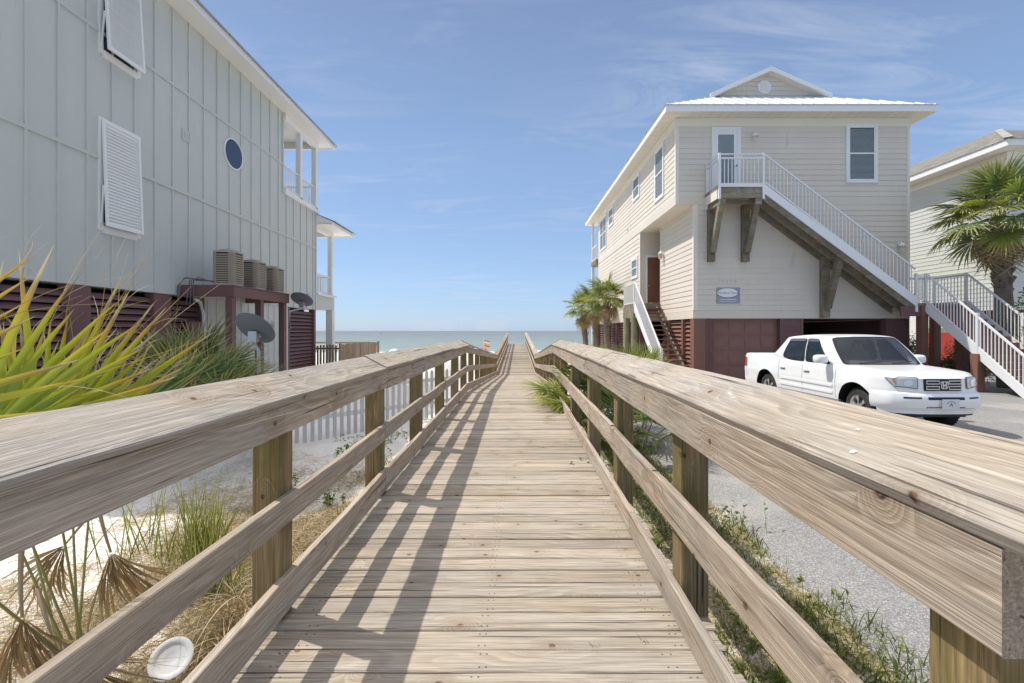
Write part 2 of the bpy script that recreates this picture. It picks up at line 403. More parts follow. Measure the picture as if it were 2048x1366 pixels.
n1 = t.noise(p, 3.0, 5, .65); n2 = t.noise(p, 60, 3, .7); n3 = t.noise(p, .8, 3, .5)
c = t.mix(t.mr(n1, .3, .7, 0, 1), (.70,.655,.59), (.80,.775,.73))
soil = t.m('MULTIPLY', t.m('MULTIPLY', t.ss(px, .3, 1.0), t.m('SUBTRACT', 1, t.ss(px, 2.6, 4.5))), t.m('SUBTRACT', 1, t.ss(py, 9, 16)))
soil2 = t.m('MULTIPLY', t.m('MULTIPLY', t.ss(px, -2.9, -1.6), t.m('SUBTRACT', 1, t.ss(px, .2, .6))), t.m('SUBTRACT', 1, t.ss(py, 3, 8)))
c = t.mix(t.m('MULTIPLY', t.ss(n1, .40, .62), t.m('MULTIPLY', soil2, .75)), c, (.30,.24,.16))
c = t.mix(t.m('MULTIPLY', t.ss(n1, .22, .55), soil), c, t.mix(t.ss(n2, .4, .6), (.20,.15,.085), (.40,.32,.21)))
c = t.mix(t.m('MULTIPLY', t.ss(n2, .56, .74), .5), c, (.36,.31,.25))
t.bump(t.m('ADD', n2, t.m('MULTIPLY', n1, 2)), .3, .012)
M['sand'] = t.done(c, .95, .1)
npmesh('ground', V, F, M['sand'], smooth=True)['kind'] = 'structure'

# driveway: a thin old asphalt slab with a ragged edge beside the boardwalk
t = NT('old_asphalt'); p = t.pos(); n1 = t.noise(p, 1.3, 5, .6); v = t.vor(p, 120, 1); v2 = t.noise(p, 260, 2, .6)
vc = t.sep(v['Color'])[0]
c = t.mix(t.mr(n1, .3, .7, 0, 1), (.165,.163,.158), (.225,.22,.21))
c = t.mix(t.m('MULTIPLY', t.ss(vc, .55, .95), .6), c, (.54,.53,.51)); c = t.mix(t.m('MULTIPLY', t.ss(vc, .25, .02), .6), c, (.06,.06,.06))
c = t.mix(t.mr(v2, .3, .7, 0, .35), c, (.42,.41,.39))
c = t.mix(t.m('MULTIPLY', t.ss(t.noise(p, .45, 4, .6), .50, .66), .5), c, (.44,.41,.36))
t.bump(t.m('SUBTRACT', 1, v['Distance']), .6, .012); M['asphalt'] = t.done(c, .9, .25)
ys = np.arange(-9, 17.05, .1); 
edge = 2.18 + .05*np.sin(ys*1.7)+.035*np.sin(ys*4.3+1)+.02*RNG.normal(0,1,len(ys)) + 3.4*sstep(12.0, 16.5, ys)
xs_ = [0, .05, .5, 2, 6, 14, 40]; rows = []
for yv, e in zip(ys, edge): rows.append([(e+d*(1 if d < 3 else 1), yv, -.43 if k == 0 else (-.392 - .0016*min(d, 20))) for k, d in enumerate(xs_)])
V = np.array(rows).reshape(-1, 3); nx = len(xs_); I = np.arange((len(ys)-1)*nx).reshape(len(ys)-1, nx)[:, :-1].ravel()
npmesh('driveway', V, np.stack([I, I+1, I+nx+1, I+nx], 1), M['asphalt'])['kind'] = 'structure'

# sea: one sheet to the horizon; shallow water over sand is paler and greener than deep water
SEA = -5.75
t = NT('sea_water'); p = t.pos(); px, py, pz = t.sep(p)
wv = t.noise(t.mul(p, (.05, .16, 1)), 1, 6, .7); wv2 = t.noise(t.mul(p, (.012, .05, 1)), 1, 4, .6)
d = t.m('ADD', py, t.m('MULTIPLY', t.m('SUBTRACT', wv2, .5), 120))
c = t.ramp(t.mr(d, 130, 1400, 0, 1), [(0, (.25,.31,.28)), (.05, (.19,.245,.235)), (.2, (.16,.20,.20)), (.5, (.145,.165,.17)), (1, (.14,.15,.16))])
c = t.mix(t.mr(wv, .38, .62, 0, .42), c, (.30,.36,.36))
sh = t.m('ADD', py, t.m('MULTIPLY', t.m('SUBTRACT', t.noise(t.mul(p, (.03, .03, 1)), 1, 3, .6), .5), 22))
fo = t.m('MULTIPLY', t.m('MULTIPLY', t.ss(sh, 139, 143), t.m('SUBTRACT', 1, t.ss(sh, 149, 153))), t.ss(t.noise(t.mul(p, (.09, .35, 1)), 1, 4, .65), .40, .54))
c = t.mix(fo, c, (.72,.76,.76))
t.bump(t.m('ADD', t.noise(t.mul(p, (.35, .9, 1)), 1, 5, .65), wv), .7, .8); M['sea'] = t.done(c, .55, .12)
mb = MB(); yl = [128, 180, 300, 700, 2000, 9000]; xl_ = [-9000, -1200, -300, 300, 1200, 9000]
V = np.array([(x, y, SEA) for y in yl for x in xl_]); nx = len(xl_); I = np.arange((len(yl)-1)*nx).reshape(-1, nx)[:, :-1].ravel()
npmesh('sea', V, np.stack([I, I+1, I+nx+1, I+nx], 1), M['sea'])['kind'] = 'structure'

# ================================================================== BOARDWALK
def lerp(tab, y):
    for (a, va), (b, vb) in zip(tab, tab[1:]):
        if y <= b: return va + (vb-va)*(y-a)/(b-a)
    return tab[-1][1]
XL = [(-3,-1.175),(0,-1.165),(4,-1.15),(11,-1.075),(26.5,-.87),(50.5,-.39)]
XR = [(-3,.74),(.7,.80),(2.4,.845),(5.5,.905),(11,.98),(26.5,1.32),(50.5,1.43)]
DZ = [(-3,0),(11,0),(26.5,-1.1),(50.5,.02)]
xl = lambda y: lerp(XL, y)
xr = lambda y: lerp(XR, y)
dz = lambda y: lerp(DZ, y)
walk = empty('boardwalk', (0, 1.0, -.45), 'weathered wooden boardwalk with slanted rail caps leading over the dune to the sea', 'boardwalk')
def plank_mesh(name, L, w, th, mat, seg=1, jit=.0, ch=.004, cup=0):
    hw, ht = w/2, th/2; prof = [(-hw+ch,-ht),(hw-ch,-ht),(hw,-ht+ch),(hw,ht-ch),(hw-ch,ht),(-hw+ch,ht),(-hw,ht-ch),(-hw,-ht+ch)]
    V = []; F = []
    for i in range(seg+1):
        x = -L/2 + L*i/seg; jy = random.gauss(0, jit) if 0 < i < seg else random.gauss(0, jit*.4); jz = random.gauss(0, jit) if 0 < i < seg else 0
        for a, b in prof: V.append((x, a+jy, b+jz+cup*(a/hw)**2))
    for i in range(seg):
        for k in range(8): k2 = (k+1) % 8; F.append((i*8+k, i*8+k2, i*8+8+k2, i*8+8+k))
    F.append(tuple(range(8))[::-1]); F.append(tuple(seg*8+k for k in range(8)))
    me = bpy.data.meshes.new(name); me.from_pydata(V, [], [f[::-1] for f in F]); me.materials.append(mat); me.update(); return me
def frame(p, q, up):
    p = Vector(p); q = Vector(q); X = (q-p).normalized(); Y = Vector(up).cross(X).normalized(); Z = X.cross(Y)
    m = Matrix((X, Y, Z)).transposed().to_4x4(); m.translation = (p+q)/2; return m
def plank(name, p, q, w, th, up, mat, parent, seg=1, jit=0., mesh=None, ch=.004):
    L = (Vector(q)-Vector(p)).length
    me = mesh or plank_mesh(name, L, w, th, mat, seg, jit, ch)
    o = bpy.data.objects.new(name, me); COL.objects.link(o); o.matrix_basis = frame(p, q, up)
    if parent is not None: attach(o, parent)
    return o
# deck boards: the nearest 300 are single parts, the far end of the ramp is one joined part
protos = [plank_mesh('deck_board', 2.3, .1352, .034, M['deck'], 5, .0012, .006, random.uniform(-.002, .001)) for _ in range(12)]
y = .35; nb = 0; far = MB()
while y < 50.4:
    z = dz(y); x0 = xl(y)-.10 + random.gauss(0, .012); x1 = xr(y)+.165 + random.gauss(0, .014)
    sl = (dz(y+.1)-dz(y-.1))/.2
    up = Vector((0, -sl, 1)).normalized()
    tw = random.gauss(0, .003); ctr = Vector((0, y, z-.017+random.gauss(0, .0028)))
    p = ctr+Vector((x0, 0, tw)); q = ctr+Vector((x1, 0, -tw))
    if nb < 300:
        o = plank('deck_board', p, q, 0, 0, up, None, walk, mesh=random.choice(protos)); o.scale = ((q-p).length/2.3, 1, 1)
        if random.random() < .5: o.rotation_euler.z += math.pi
    else: far.bar(p, q, .1385, .034, up)
    nb += 1; y += .1432/math.sqrt(1+sl*sl)
far.build('deck_boards', M['deck'], walk, kind='stuff')
def P(side, y, off, z): return (xl(y)-off if side < 0 else xr(y)+off, y, dz(y)+z)
HORI = {-1: (1, 0, 0), 1: (-1, 0, 0)}
def run(name, side, joints, z0, z1, th, mat, jit=.0025):
    for a, b in zip(joints, joints[1:]):
        g = .003; zc = (z0+z1)/2 + random.gauss(0, .003); o_ = th/2 + random.gauss(0, .002)
        plank(name, P(side, a+g, o_, zc), P(side, b-g, o_, zc+random.gauss(0, .004)), (z1-z0)+random.gauss(0, .002), th, HORI[side], mat, walk, max(2, int((b-a)/.5)), jit)
far_j = [15, 19, 22.8, 26.5, 30.4, 34.4, 38.4, 42.4, 46.4, 50.4]
LJ = [-1.2, 4.14, 7.66, 11.05] + far_j; RJ = [.742, 5.5, 8.9, 11.05] + far_j
run('toe_board', -1, LJ, .042, .222, .042, M['rail']); run('toe_board', 1, [.9, 3.35, 4.05, 7.5, 11.05]+far_j, .012, .165, .042, M['rail'])
run('mid_rail', -1, LJ, .512, .650, .042, M['rail']); run('mid_rail', 1, [.742, 4.05, 7.5, 11.05]+far_j, .472, .655, .042, M['rail'])
run('face_board', -1, [-1.2, 4.2, 7.7, 11.05]+far_j, .968, 1.134, .042, M['rail']); run('face_board', 1, [.742, 5.68, 8.9, 11.05]+far_j, .958, 1.141, .042, M['rail'])
TILT = R(27.5)
def caps(side, joints, ztop, inn):
    for a, b in zip(joints, joints[1:]):
        d = Vector((side*math.cos(TILT), 0, math.sin(TILT))); n = Vector((-side*math.sin(TILT), 0, math.cos(TILT)))
        wob = random.gauss(0, .005); w = .238
        def C(y): return Vector(P(side, y, -inn, ztop+wob)) + d*(w/2) - n*.019
        plank('rail_cap', C(a+.003), C(b-.003), w, .040, n, M['cap'], walk, max(2, int((b-a)/.45)), .0022, ch=.006)
caps(-1, [-1.3, 4.06, 8.45, 11.15]+far_j, 1.160, .035); caps(1, [.42, 4.75, 8.2, 11.15]+far_j, 1.178, .018)
posts_y = [12.95, 14.8, 16.7, 18.6, 20.5, 22.5, 24.5, 26.5, 28.5, 30.5, 32.5, 34.5, 36.5, 38.5, 40.5, 42.5, 44.5, 46.5, 48.4, 50.2]
for side, ysp in ((-1, [-1.25, .56, 2.41, 4.20, 5.89, 7.74, 9.6, 11.15]+posts_y), (1, [.86, 2.46, 4.06, 5.70, 7.55, 9.4, 11.15]+posts_y)):
    for yy in ysp:
        x_ = P(side, yy, .043+.072, 0)
        plank('rail_post', (x_[0], yy, min(hz(x_[0], yy), dz(yy)-.3)-.3), (x_[0]+random.gauss(0, .004), yy, dz(yy)+1.15), .143, .143, (0, 1, 0), M['post'], walk, 2, .001, ch=.007)
jo = MB()
for side in (-1, 0, 1):
    for a, b in zip([-.5, 4, 11, 18, 26.5, 38], [4, 11, 18, 26.5, 38, 50.4]):
        off = .02
        pa = P(side or -1, a, off, -.13); pb = P(side or -1, b, off, -.13)
        if side == 0: pa = ((xl(a)+xr(a))/2, a, dz(a)-.13); pb = ((xl(b)+xr(b))/2, b, dz(b)-.13)
        jo.bar(pa, pb, .045, .185)
jo.build('joists', M['post'], walk, kind='stuff')
# bird droppings on the right rail cap and nail-sized chips
def capz(side, y, f):
    d = Vector((side*math.cos(TILT), 0, math.sin(TILT))); return Vector(P(side, y, -(.018 if side > 0 else .035), 1.178 if side > 0 else 1.16)) + d*f
mb = MB()
for yy, f, r_ in ((1.93, .118, .0085), (1.90, .112, .006), (1.86, .104, .0045), (1.865, .098, .004), (1.12, .05, .006), (1.2, .13, .004)):
    c_ = capz(1, yy, f) + Vector((0, 0, .0035)); n_ = Vector((-math.sin(TILT), 0, math.cos(TILT)))
    k = [random.uniform(.6, 1.3) for _ in range(9)]; base = len(mb.v)
    a_ = Vector((math.cos(TILT), 0, math.sin(TILT)))
    pts = [c_ + a_*(r_*k[i]*math.cos(i*.698)) + Vector((0, 1.6, 0))*(r_*k[i]*math.sin(i*.698)) - n_*.003 for i in range(9)]
    mb.add(pts + [c_ + n_*.0012], [(i, (i+1) % 9, 9) for i in range(9)])
mb.build('bird_dropping', plain('chalk_white', (.75,.75,.72), .8), walk)

# ================================================================== LEFT HOUSE (pale green)
HX = -9.0
lh = empty('beach_house', (-13, 14, -.6), 'pale green board-and-batten beach house on the left with tilted white shutters', 'house')
A_ = ((HX, 0, 0), (0, 1, 0), (1, 0, 0))   # wall frame: along y, out towards +x
w = MB(); w.box(-17, HX, 7.93, 17.9, 2.454, 10.2); w.box(-17, HX-.0, 17.9, 20.9, 2.454, 6.9)
w.box(-17, -16.9, 17.9, 20.9, 6.9, 10); w.build('wall', M['green'], lh)
pitch = .6077; yb = 8.408
while yb < 20.85:
    top = 10.04 if yb < 17.85 else 6.88
    MB().fbox(*A_, yb-.022, yb+.022, 2.456, top, 0.0005, .030).build('batten', M['green_trim'], lh); yb += pitch
for zb in (5.27, 8.03):
    yy1 = 17.9 if zb > 7 else 20.9
    MB().fbox(*A_, 7.95, yy1, zb-.04, zb+.04, .0005, .033).build('belt_board', M['green_trim'], lh)
MB().fbox(*A_, 17.80, 17.903, 6.9, 10.04, .0005, .037).build('corner_board', M['green_trim'], lh)
MB().fbox(*A_, 20.80, 20.903, 2.456, 6.88, .0005, .037).build('corner_board', M['green_trim'], lh)
MB().fbox(*A_, 17.9, 21.0, 6.88, 7.10, -.05, .10).build('porch_band', M['white'], lh)
MB().box(-16.9, -9.05, 17.92, 20.95, 6.93, 7.05).build('porch_floor', M['white'], lh)
MB().box(-17.6, -8.42, 7.93, 21.45, 10.06, 10.10).build('soffit', M['white'], lh)
MB().box(-8.42, -8.36, 7.93, 21.5, 10.03, 10.22).build('fascia', M['white'], lh)
MB().box(-17.6, -8.42, 21.45, 21.5, 10.03, 10.22).build('fascia', M['white'], lh)
r_ = MB(); r_.add([(-8.30,7.9,10.225),(-8.30,21.58,10.225),(-13,17,12.2),(-13,11.5,12.2),(-17.7,7.9,10.225),(-17.7,21.58,10.225)],[(0,1,2,3),(1,5,2),(0,3,4),(4,3,2,5)])
r_.add([(-8.30,7.9,10.2),(-8.30,21.58,10.2),(-17.7,21.58,10.2),(-17.7,7.9,10.2)], [(0,3,2,1)])
r_.bar((-8.29,7.9,10.212),(-8.29,21.6,10.212),.02,.035); r_.bar((-8.3,21.59,10.212),(-17.7,21.59,10.212),.02,.035)
r_.build('roof', M['roofgrey'], lh)
MB().box(-9.05, -8.9, 17.9, 20.95, 9.78, 10.058).build('porch_beam', M['white'], lh); MB().box(-16.9, -9.05, 20.75, 20.9, 9.78, 10.058).build('porch_beam', M['white'], lh)
for cx, cy in ((-9.0, 19.25), (-9.0, 20.75), (-12.6, 20.75), (-16.4, 20.75)):
    MB().box(cx-.1, cx+.1, cy-.1, cy+.1, 7.05, 9.778).build('porch_column', M['white'], lh)
def railing(parent, p, q, z0, z1, pitch=.12, bw=.022, mat=None, mid=True, name='railing'):
    """level porch railing: top and bottom rail with its balusters"""
    mat = mat or M['white']; p = Vector((*p, 0)); q = Vector((*q, 0)); L = (q-p).length; d = (q-p)/L
    rr = MB(); rr.bar(p+Vector((0,0,z1-.03)), q+Vector((0,0,z1-.03)), .05, .06); rr.bar(p+Vector((0,0,z0+.09)), q+Vector((0,0,z0+.09)), .04, .05)
    ro = rr.build(name, mat, parent); n = int(L/pitch)
    for i in range(1, n):
        c = p+d*(L*i/n); MB().box(c.x-bw/2, c.x+bw/2, c.y-bw/2, c.y+bw/2, z0+.1, z1-.04).build('baluster', mat, ro)
railing(lh, (-9.0, 17.95), (-9.0, 19.15), 7.10, 8.06); railing(lh, (-9.0, 19.35), (-9.0, 20.65), 7.10, 8.06); railing(lh, (-9.1, 20.75), (-12.5, 20.75), 7.10, 8.06)
# porch towards the sea
MB().box(-16.9, -9.02, 20.92, 23.1, 2.50, 3.14).build('porch_band', M['green_trim'], lh); MB().box(-16.95, -8.93, 20.95, 23.2, 3.143, 3.24).build('porch_floor', M['white'], lh)
MB().box(-17.2, -8.35, 20.95, 23.75, 6.40, 6.44).build('soffit', M['white'], lh)
MB().box(-8.35, -8.29, 20.95, 23.8, 6.38, 6.54).build('fascia', M['white'], lh); MB().box(-17.2, -8.35, 23.74, 23.8, 6.38, 6.54).build('fascia', M['white'], lh)
r_ = MB(); r_.add([(-8.2,20.95,6.545),(-8.2,23.9,6.545),(-9.9,20.95,7.25),(-9.9,22.0,7.25),(-17.2,20.95,7.25),(-17.2,23.9,6.545),(-17.2,22.0,7.25)],[(0,1,3,2),(1,5,6,3),(2,3,6,4)])
MB().prism([(-8.3,20.94,6.445),(-8.3,20.94,6.535),(-9.9,20.94,7.235),(-17.2,20.94,7.235),(-17.2,20.94,6.445)],(0,-.04,0)).build('porch_gable', M['white'], lh); r_.bar((-8.2,20.95,6.55),(-8.2,23.9,6.55),.02,.03); r_.build('porch_roof', M['roofgrey'], lh)
MB().box(-9.22, -9.02, 20.95, 23.0, 6.18, 6.398).build('porch_beam', M['white'], lh); MB().box(-16.9, -9.22, 22.8, 23.0, 6.18, 6.398).build('porch_beam', M['white'], lh)
for cx, cy in ((-9.12, 22.85), (-13, 22.85)): MB().box(cx-.1, cx+.1, cy-.1, cy+.1, 3.24, 6.178).build('porch_column', M['white'], lh); MB().box(cx-.16, cx+.16, cy-.16, cy+.16, -.9, 2.498).build('porch_pier', M['white'], lh)
railing(lh, (-9.12, 20.95), (-9.12, 22.75), 3.24, 4.18); railing(lh, (-9.25, 22.85), (-12.9, 22.85), 3.24, 4.18)
# shutters, hinged at the top and propped open
def shutter(y0, y1, z0, z1, open_):
    tr = MB(); tw = .10
    tr.fbox(*A_, y0-tw, y0, z0-tw, z1+tw, .001, .045); tr.fbox(*A_, y1, y1+tw, z0-tw, z1+tw, .001, .045)
    tr.fbox(*A_, y0, y1, z1, z1+tw, .001, .045); tr.fbox(*A_, y0, y1, z0-.16, z0, .001, .05)
    wnd = tr.build('window', M['white'], lh)
    MB().fbox(*A_, y0, y1, z0, z1, .001, .012).build('pane', M['glass_dark'], wnd)
    H = z1-z0+.06; an = math.asin(open_/H); T = Vector((HX+.052, (y0+y1)/2-.015, z1+.04))
    dn = Vector((math.sin(an), 0, -math.cos(an))); nn = Vector((math.cos(an), 0, math.sin(an))); al = Vector((0, 1, 0)); hw = (y1-y0)/2+.045
    def bx(mb, a0, a1, b0, b1, n0, n1):
        P8 = [T+al*a+dn*b+nn*n for b in (b1, b0) for n, a in ((n0,a0),(n0,a1),(n1,a1),(n1,a0))]
        return mb.add(P8, [(0,1,2,3),(4,7,6,5),(0,4,5,1),(1,5,6,2),(2,6,7,3),(3,7,4,0)])
    f = MB(); s_ = .055
    bx(f, -hw, -hw+s_, 0, H, 0, .04); bx(f, hw-s_, hw, 0, H, 0, .04); bx(f, -hw+s_, hw-s_, 0, s_, .001, .039); bx(f, -hw+s_, hw-s_, H-s_-.02, H, .001, .039)
    fr = f.build('shutter', M['white'], lh); k = 30
    for i in range(k):
        b = s_ + (H-2*s_-.02)*(i+.5)/k; h2 = (H-2*s_)/k*.62; m = MB()
        P8 = []
        for bb, n0, n1 in ((b+h2, .030, .036), (b-h2, .002, .008)):
            for n, a in ((n0,-hw+s_),(n0,hw-s_),(n1,hw-s_),(n1,-hw+s_)): P8.append(T+al*a+dn*bb+nn*n)
        m.add(P8, [(0,1,2,3),(4,7,6,5),(0,4,5,1),(1,5,6,2),(2,6,7,3),(3,7,4,0)]).build('slat', M['white'], fr)
    for sgn in (-1, 1):
        yy = (y0+y1)/2 + sgn*(hw+.01)
        e = T+dn*(H*.62)+al*(sgn*(hw+.012)); MB().bar((HX+.05, yy, z0+.05), e, .022, .03).build('stay', M['white'], wnd)
SY0, SY1 = 9.93, 10.86
shutter(SY0+.05, SY1+.02, 3.80, 6.06, .09); shutter(SY0+.05, SY1+.02, 7.66, 9.75, .13)
# round window and vent
cy = HX*-910/(1024-465.5); cz = EYE + (661-308.5)*cy/910
m = MB(); m.lathe([(.485,0),(.49,.04),(.482,.050),(.452,.050),(.450,.03)], (HX, cy, cz), (1, 0, 0), 40); rw = m.build('round_window', M['white'], lh, True, 40)
m = MB(); m.lathe([(.45,.034),(.001,.037)], (HX, cy, cz), (1, 0, 0), 40); m.build('pane', M['glass_dark'], rw)
vy = 9*910/(1024-370); vz = EYE+(661-271)*vy/910
m = MB(); m.fbox(*A_, vy-.13, vy+.13, vz-.15, vz+.15, .001, .03); vt = m.build('dryer_vent', M['green_trim'], lh)
for i in range(3): MB().fbox(*A_, vy-.07, vy+.09, vz-.07+.06*i, vz-.03+.06*i, .03, .045).build('louver', M['green_trim'], vt)
# ground level: brown posts, louvers, an enclosed pale room under the platform
def louver_bay(parent, O, U, N, u0, u1, z0, z1, pitch=.15, mat=None, back=.08, frame=True):
    mat = mat or M['brown']; O = Vector(O); U = Vector(U); N = Vector(N)
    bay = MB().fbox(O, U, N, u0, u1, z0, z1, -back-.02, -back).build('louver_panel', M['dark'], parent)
    k = int((z1-z0)/pitch)
    for i in range(k):
        zc = z0+(z1-z0)*(i+.5)/k; h2 = pitch*.40
        a = O+U*u0; b = O+U*u1; V8 = []
        for zz, n0, n1 in ((zc-h2, -.002, .014), (zc+h2, -.074, -.058)):
            for q, n in ((a,n0),(b,n0),(b,n1),(a,n1)): pp = q+N*n; V8.append((pp.x, pp.y, zz))
        fs = [(0,3,2,1),(4,5,6,7),(0,1,5,4),(1,2,6,5),(2,3,7,6),(3,0,4,7)]
        if U.cross(N).z < 0: fs = [f[::-1] for f in fs]
        MB().add(V8, fs).build('slat', mat, bay)
    return bay
GZ = -.75
for a, b in ((7.93, 7.99), (9.26, 9.74), (11.45, 12.03), (13.18, 13.34), (18.36, 18.46), (20.72, 20.9)):
    MB().box(HX-.25, HX-.01, a, b, GZ, 2.45).build('base_post', M['brown'], lh)
for a, b in ((7.99, 9.26), (9.74, 11.45), (12.03, 13.18), (18.46, 20.72)): louver_bay(lh, (HX-.08, 0, 0), (0, 1, 0), (1, 0, 0), a, b, GZ, 2.34)
MB().box(HX-.4, HX-.03, 13.34, 18.36, GZ, 2.45).build('storage_wall', M['green'], lh)
for i in range(12): MB().box(HX-.03, HX-.012, 13.5+.42*i-.02, 13.5+.42*i+.02, GZ, 2.45).build('batten', M['green_trim'], lh)
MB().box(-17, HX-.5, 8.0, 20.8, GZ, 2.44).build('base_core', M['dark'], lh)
m = MB(); m.box(HX+.0, HX+.16, 12.55, 12.98, 1.15, 1.75); m.build('meter_box', M['brown'], lh)
m = MB(); m.tube([(HX+.06, 13.2, -.6), (HX+.06, 13.2, 1.95), (HX+.06, 13.05, 2.3), (HX+.0, 12.9, 2.42)], .05, 10); m.build('drain_pipe', M['white'], lh, True, 50)
# balcony deck rail far behind the house
m = MB(); m.bar((-13, 30, .70), (-9.35, 30, .70), .09, .12); dr = m.build('deck_railing', M['fence'], lh)
for i in range(26): MB().box(-13+.14*i, -13+.14*i+.05, 29.97, 30.0, -.7, .64).build('baluster', M['white'], dr)

# equipment platform with three air conditioners
pf = empty('equipment_platform', (-8.2, 13.8, -.6), 'brown timber platform on posts against the pale green house', 'platform')
MB().box(-9.0+.03, -7.52, 12.3, 12.36, 2.42, 2.70).build('beam', M['brown'], pf); MB().box(-9.0+.03, -7.52, 15.30, 15.36, 2.42, 2.70).build('beam', M['brown'], pf)
MB().box(-7.58, -7.52, 12.362, 15.298, 2.42, 2.70).build('beam', M['brown'], pf)
for i in range(10): MB().box(-9.0+.04, -7.50, 12.30+.306*i+.004, 12.30+.306*(i+1)-.004, 2.703, 2.735).build('deck_board', M['brown'], pf)
for yy in (12.42, 13.83, 15.22): MB().box(-7.76, -7.585, yy-.09, yy+.09, GZ, 2.70).build('leg', M['brown'], pf)
def ac(x0, x1, y0, y1, z0, z1):
    u = empty('air_conditioner', ((x0+x1)/2, (y0+y1)/2, z0), None, 'air conditioner', 'air conditioners on the timber platform')
    def rr(z, ins=0, n=5, rad=.12):
        pts = []
        for cx, cy, a0 in ((x1-rad,y1-rad,0),(x0+rad,y1-rad,90),(x0+rad,y0+rad,180),(x1-rad,y0+rad,270)):
            for i in range(n): an = R(a0+90*i/(n-1)); pts.append((cx+(rad-ins)*math.cos(an), cy+(rad-ins)*math.sin(an), z))
        return pts
    MB().prism(rr(z0), (0,0,.055)).build('base_pan', M['acmetal'], u)
    MB().prism(rr(z0+.055, .025), (0,0,z1-z0-.11)).build('coil', M['accoil'], u)
    k = 13
    for i in range(k): MB().prism(rr(z0+.075+(z1-z0-.15)*i/k, .006), (0,0,.034)).build('grille_bar', M['acgrille'], u)
    v = MB()
    for px_, py_, _ in rr(0, .006, 9): v.box(px_-.008, px_+.008, py_-.008, py_+.008, z0+.05, z1-.05)
    v.build('grille_wires', M['acgrille'], u, kind='stuff')
    MB().prism(rr(z1-.055, -.006), (0,0,.045)).build('lid', M['acmetal'], u)
    m = MB(); cx, cy = (x0+x1)/2, (y0+y1)/2; m.lathe([(.25,z1-.012),(.24,z1+.025),(.10,z1+.06),(.001,z1+.065)], (cx, cy, 0), (0,0,1), 20); m.build('fan_guard', M['acgrille'], u, True, 40)
    return u
tag(ac(-8.20,-7.61,12.40,12.98,2.74,3.70), 'boxy air conditioner nearest the camera, largest of the three on the platform')
tag(ac(-8.20,-7.61,13.58,14.18,2.74,3.60), 'middle air conditioner between two others on the brown platform')
tag(ac(-8.20,-7.61,14.70,15.28,2.74,3.56), 'farthest air conditioner above the wall-side satellite dish on the platform')
m = MB()
for k_, dd in enumerate((0, .07, .14)):
    m.tube([(-8.1+dd, 12.45, 2.80+.02*k_), (-8.5, 12.28, 2.95-.05*k_), (-8.55-.05*k_, 12.22, 2.85), (-8.55-.1*k_, 12.22, 2.2)], .012, 8)
m.tube([(-8.2, 12.5, 2.85), (-8.8, 12.25, 2.92), (-8.95, 12.2, 2.7), (-8.95, 12.2, 2.3)], .02, 8)
tag(m.build('cable_bundle', M['cable'], None, True, 60), 'grey cables and hoses looping over the platform edge to the house wall', 'cables')

def dish(name, C, n, rad, base, label, arm=True):
    n = Vector(n).normalized(); C = Vector(C); u = empty(name, base, label, 'satellite dish', 'satellite dishes beside the pale green house')
    prof = [(rad*f, .16*rad*f*f) for f in (0.001,.2,.4,.6,.8,.95,1.0)]; prof2 = [(r, h-.012) for r, h in prof[::-1]]
    MB().lathe(prof + prof2, C, n, 40).build('reflector', M['dish'], u, True, 50)
    dn = (Vector((0,0,-1)) - n*n.dot(Vector((0,0,-1)))).normalized(); sd = n.cross(dn)
    m = MB(); m.bar(C-n*.02+dn*.02, C-n*.16+dn*.16, .16, .10); m.bar(C-n*.03-sd*.12+dn*.1, C-n*.10+sd*.12+dn*.16, .05, .06); m.tube([C-n*.14+dn*.1, C-n*.16+dn*.25], .035, 8); m.build('mount_bracket', M['metal'], u)
    b = Vector(base); q = C-n*.16+dn*.22
    m = MB(); m.tube([b, (b.x, b.y, q.z-.12), q], .032, 10); m.build('mast', M['metal'], u, True, 60)
    if arm:
        e = C+n*(rad*.95)+dn*(rad*.55); m = MB(); m.tube([C+dn*rad*.9, e], .014, 8); m.build('feed_arm', plain('yellowed_arm', (.42,.42,.10), .5), u)
        m = MB(); m.bar(e-n*.02, e+n*.1, .07, .10); m.bar(e+sd*-.11-n*.02, e+sd*.11-n*.02, .05, .06); m.build('receiver', M['metal'], u)
    return u
dish('satellite_dish', (-4.88, 8.6, 1.51), (.16,.72,.66), .38, (-4.80, 8.62, hz(-4.8, 8.6)-.1), 'large grey satellite dish on a pole in front of the platform posts')
# second dish hangs on the platform's far post
x2 = -(1024-603)*15.6/910; dish('satellite_dish', (x2, 15.6, EYE+60*15.6/910), (.05,.575,.81), .37, (-7.50, 15.36, 1.55), 'smaller grey satellite dish clamped to the far corner of the brown platform')

# white picket fence from the yard to the boardwalk
wf = empty('picket_fence', (-3, 10, -.6), 'low white picket fence slanting across the shaded sand towards the boardwalk', 'fence')
A0 = Vector((-5.2, 7.9)); A1 = Vector((-1.45, 11.6)); L = (A1-A0).length; d2 = (A1-A0)/L; n2 = Vector((d2.y, -d2.x))
for i in range(int(L/.15)):
    c = A0+d2*(.15*i+.05); g = hz(c.x, c.y)
    pk = [(c.x-d2.x*.036, c.y-d2.y*.036, g-.1), (c.x+d2.x*.036, c.y+d2.y*.036, g-.1), (c.x+d2.x*.036, c.y+d2.y*.036, .50), (c.x, c.y, .55), (c.x-d2.x*.036, c.y-d2.y*.036, .50)]
    MB().prism(pk, (n2.x*.02, n2.y*.02, 0)).build('picket', M['fencewhite'], wf)
for z in (-.25, .30): MB().bar((A0.x-n2.x*.02, A0.y-n2.y*.02, z), (A1.x-n2.x*.02, A1.y-n2.y*.02, z), .04, .09).build('rail', M['white'], wf)
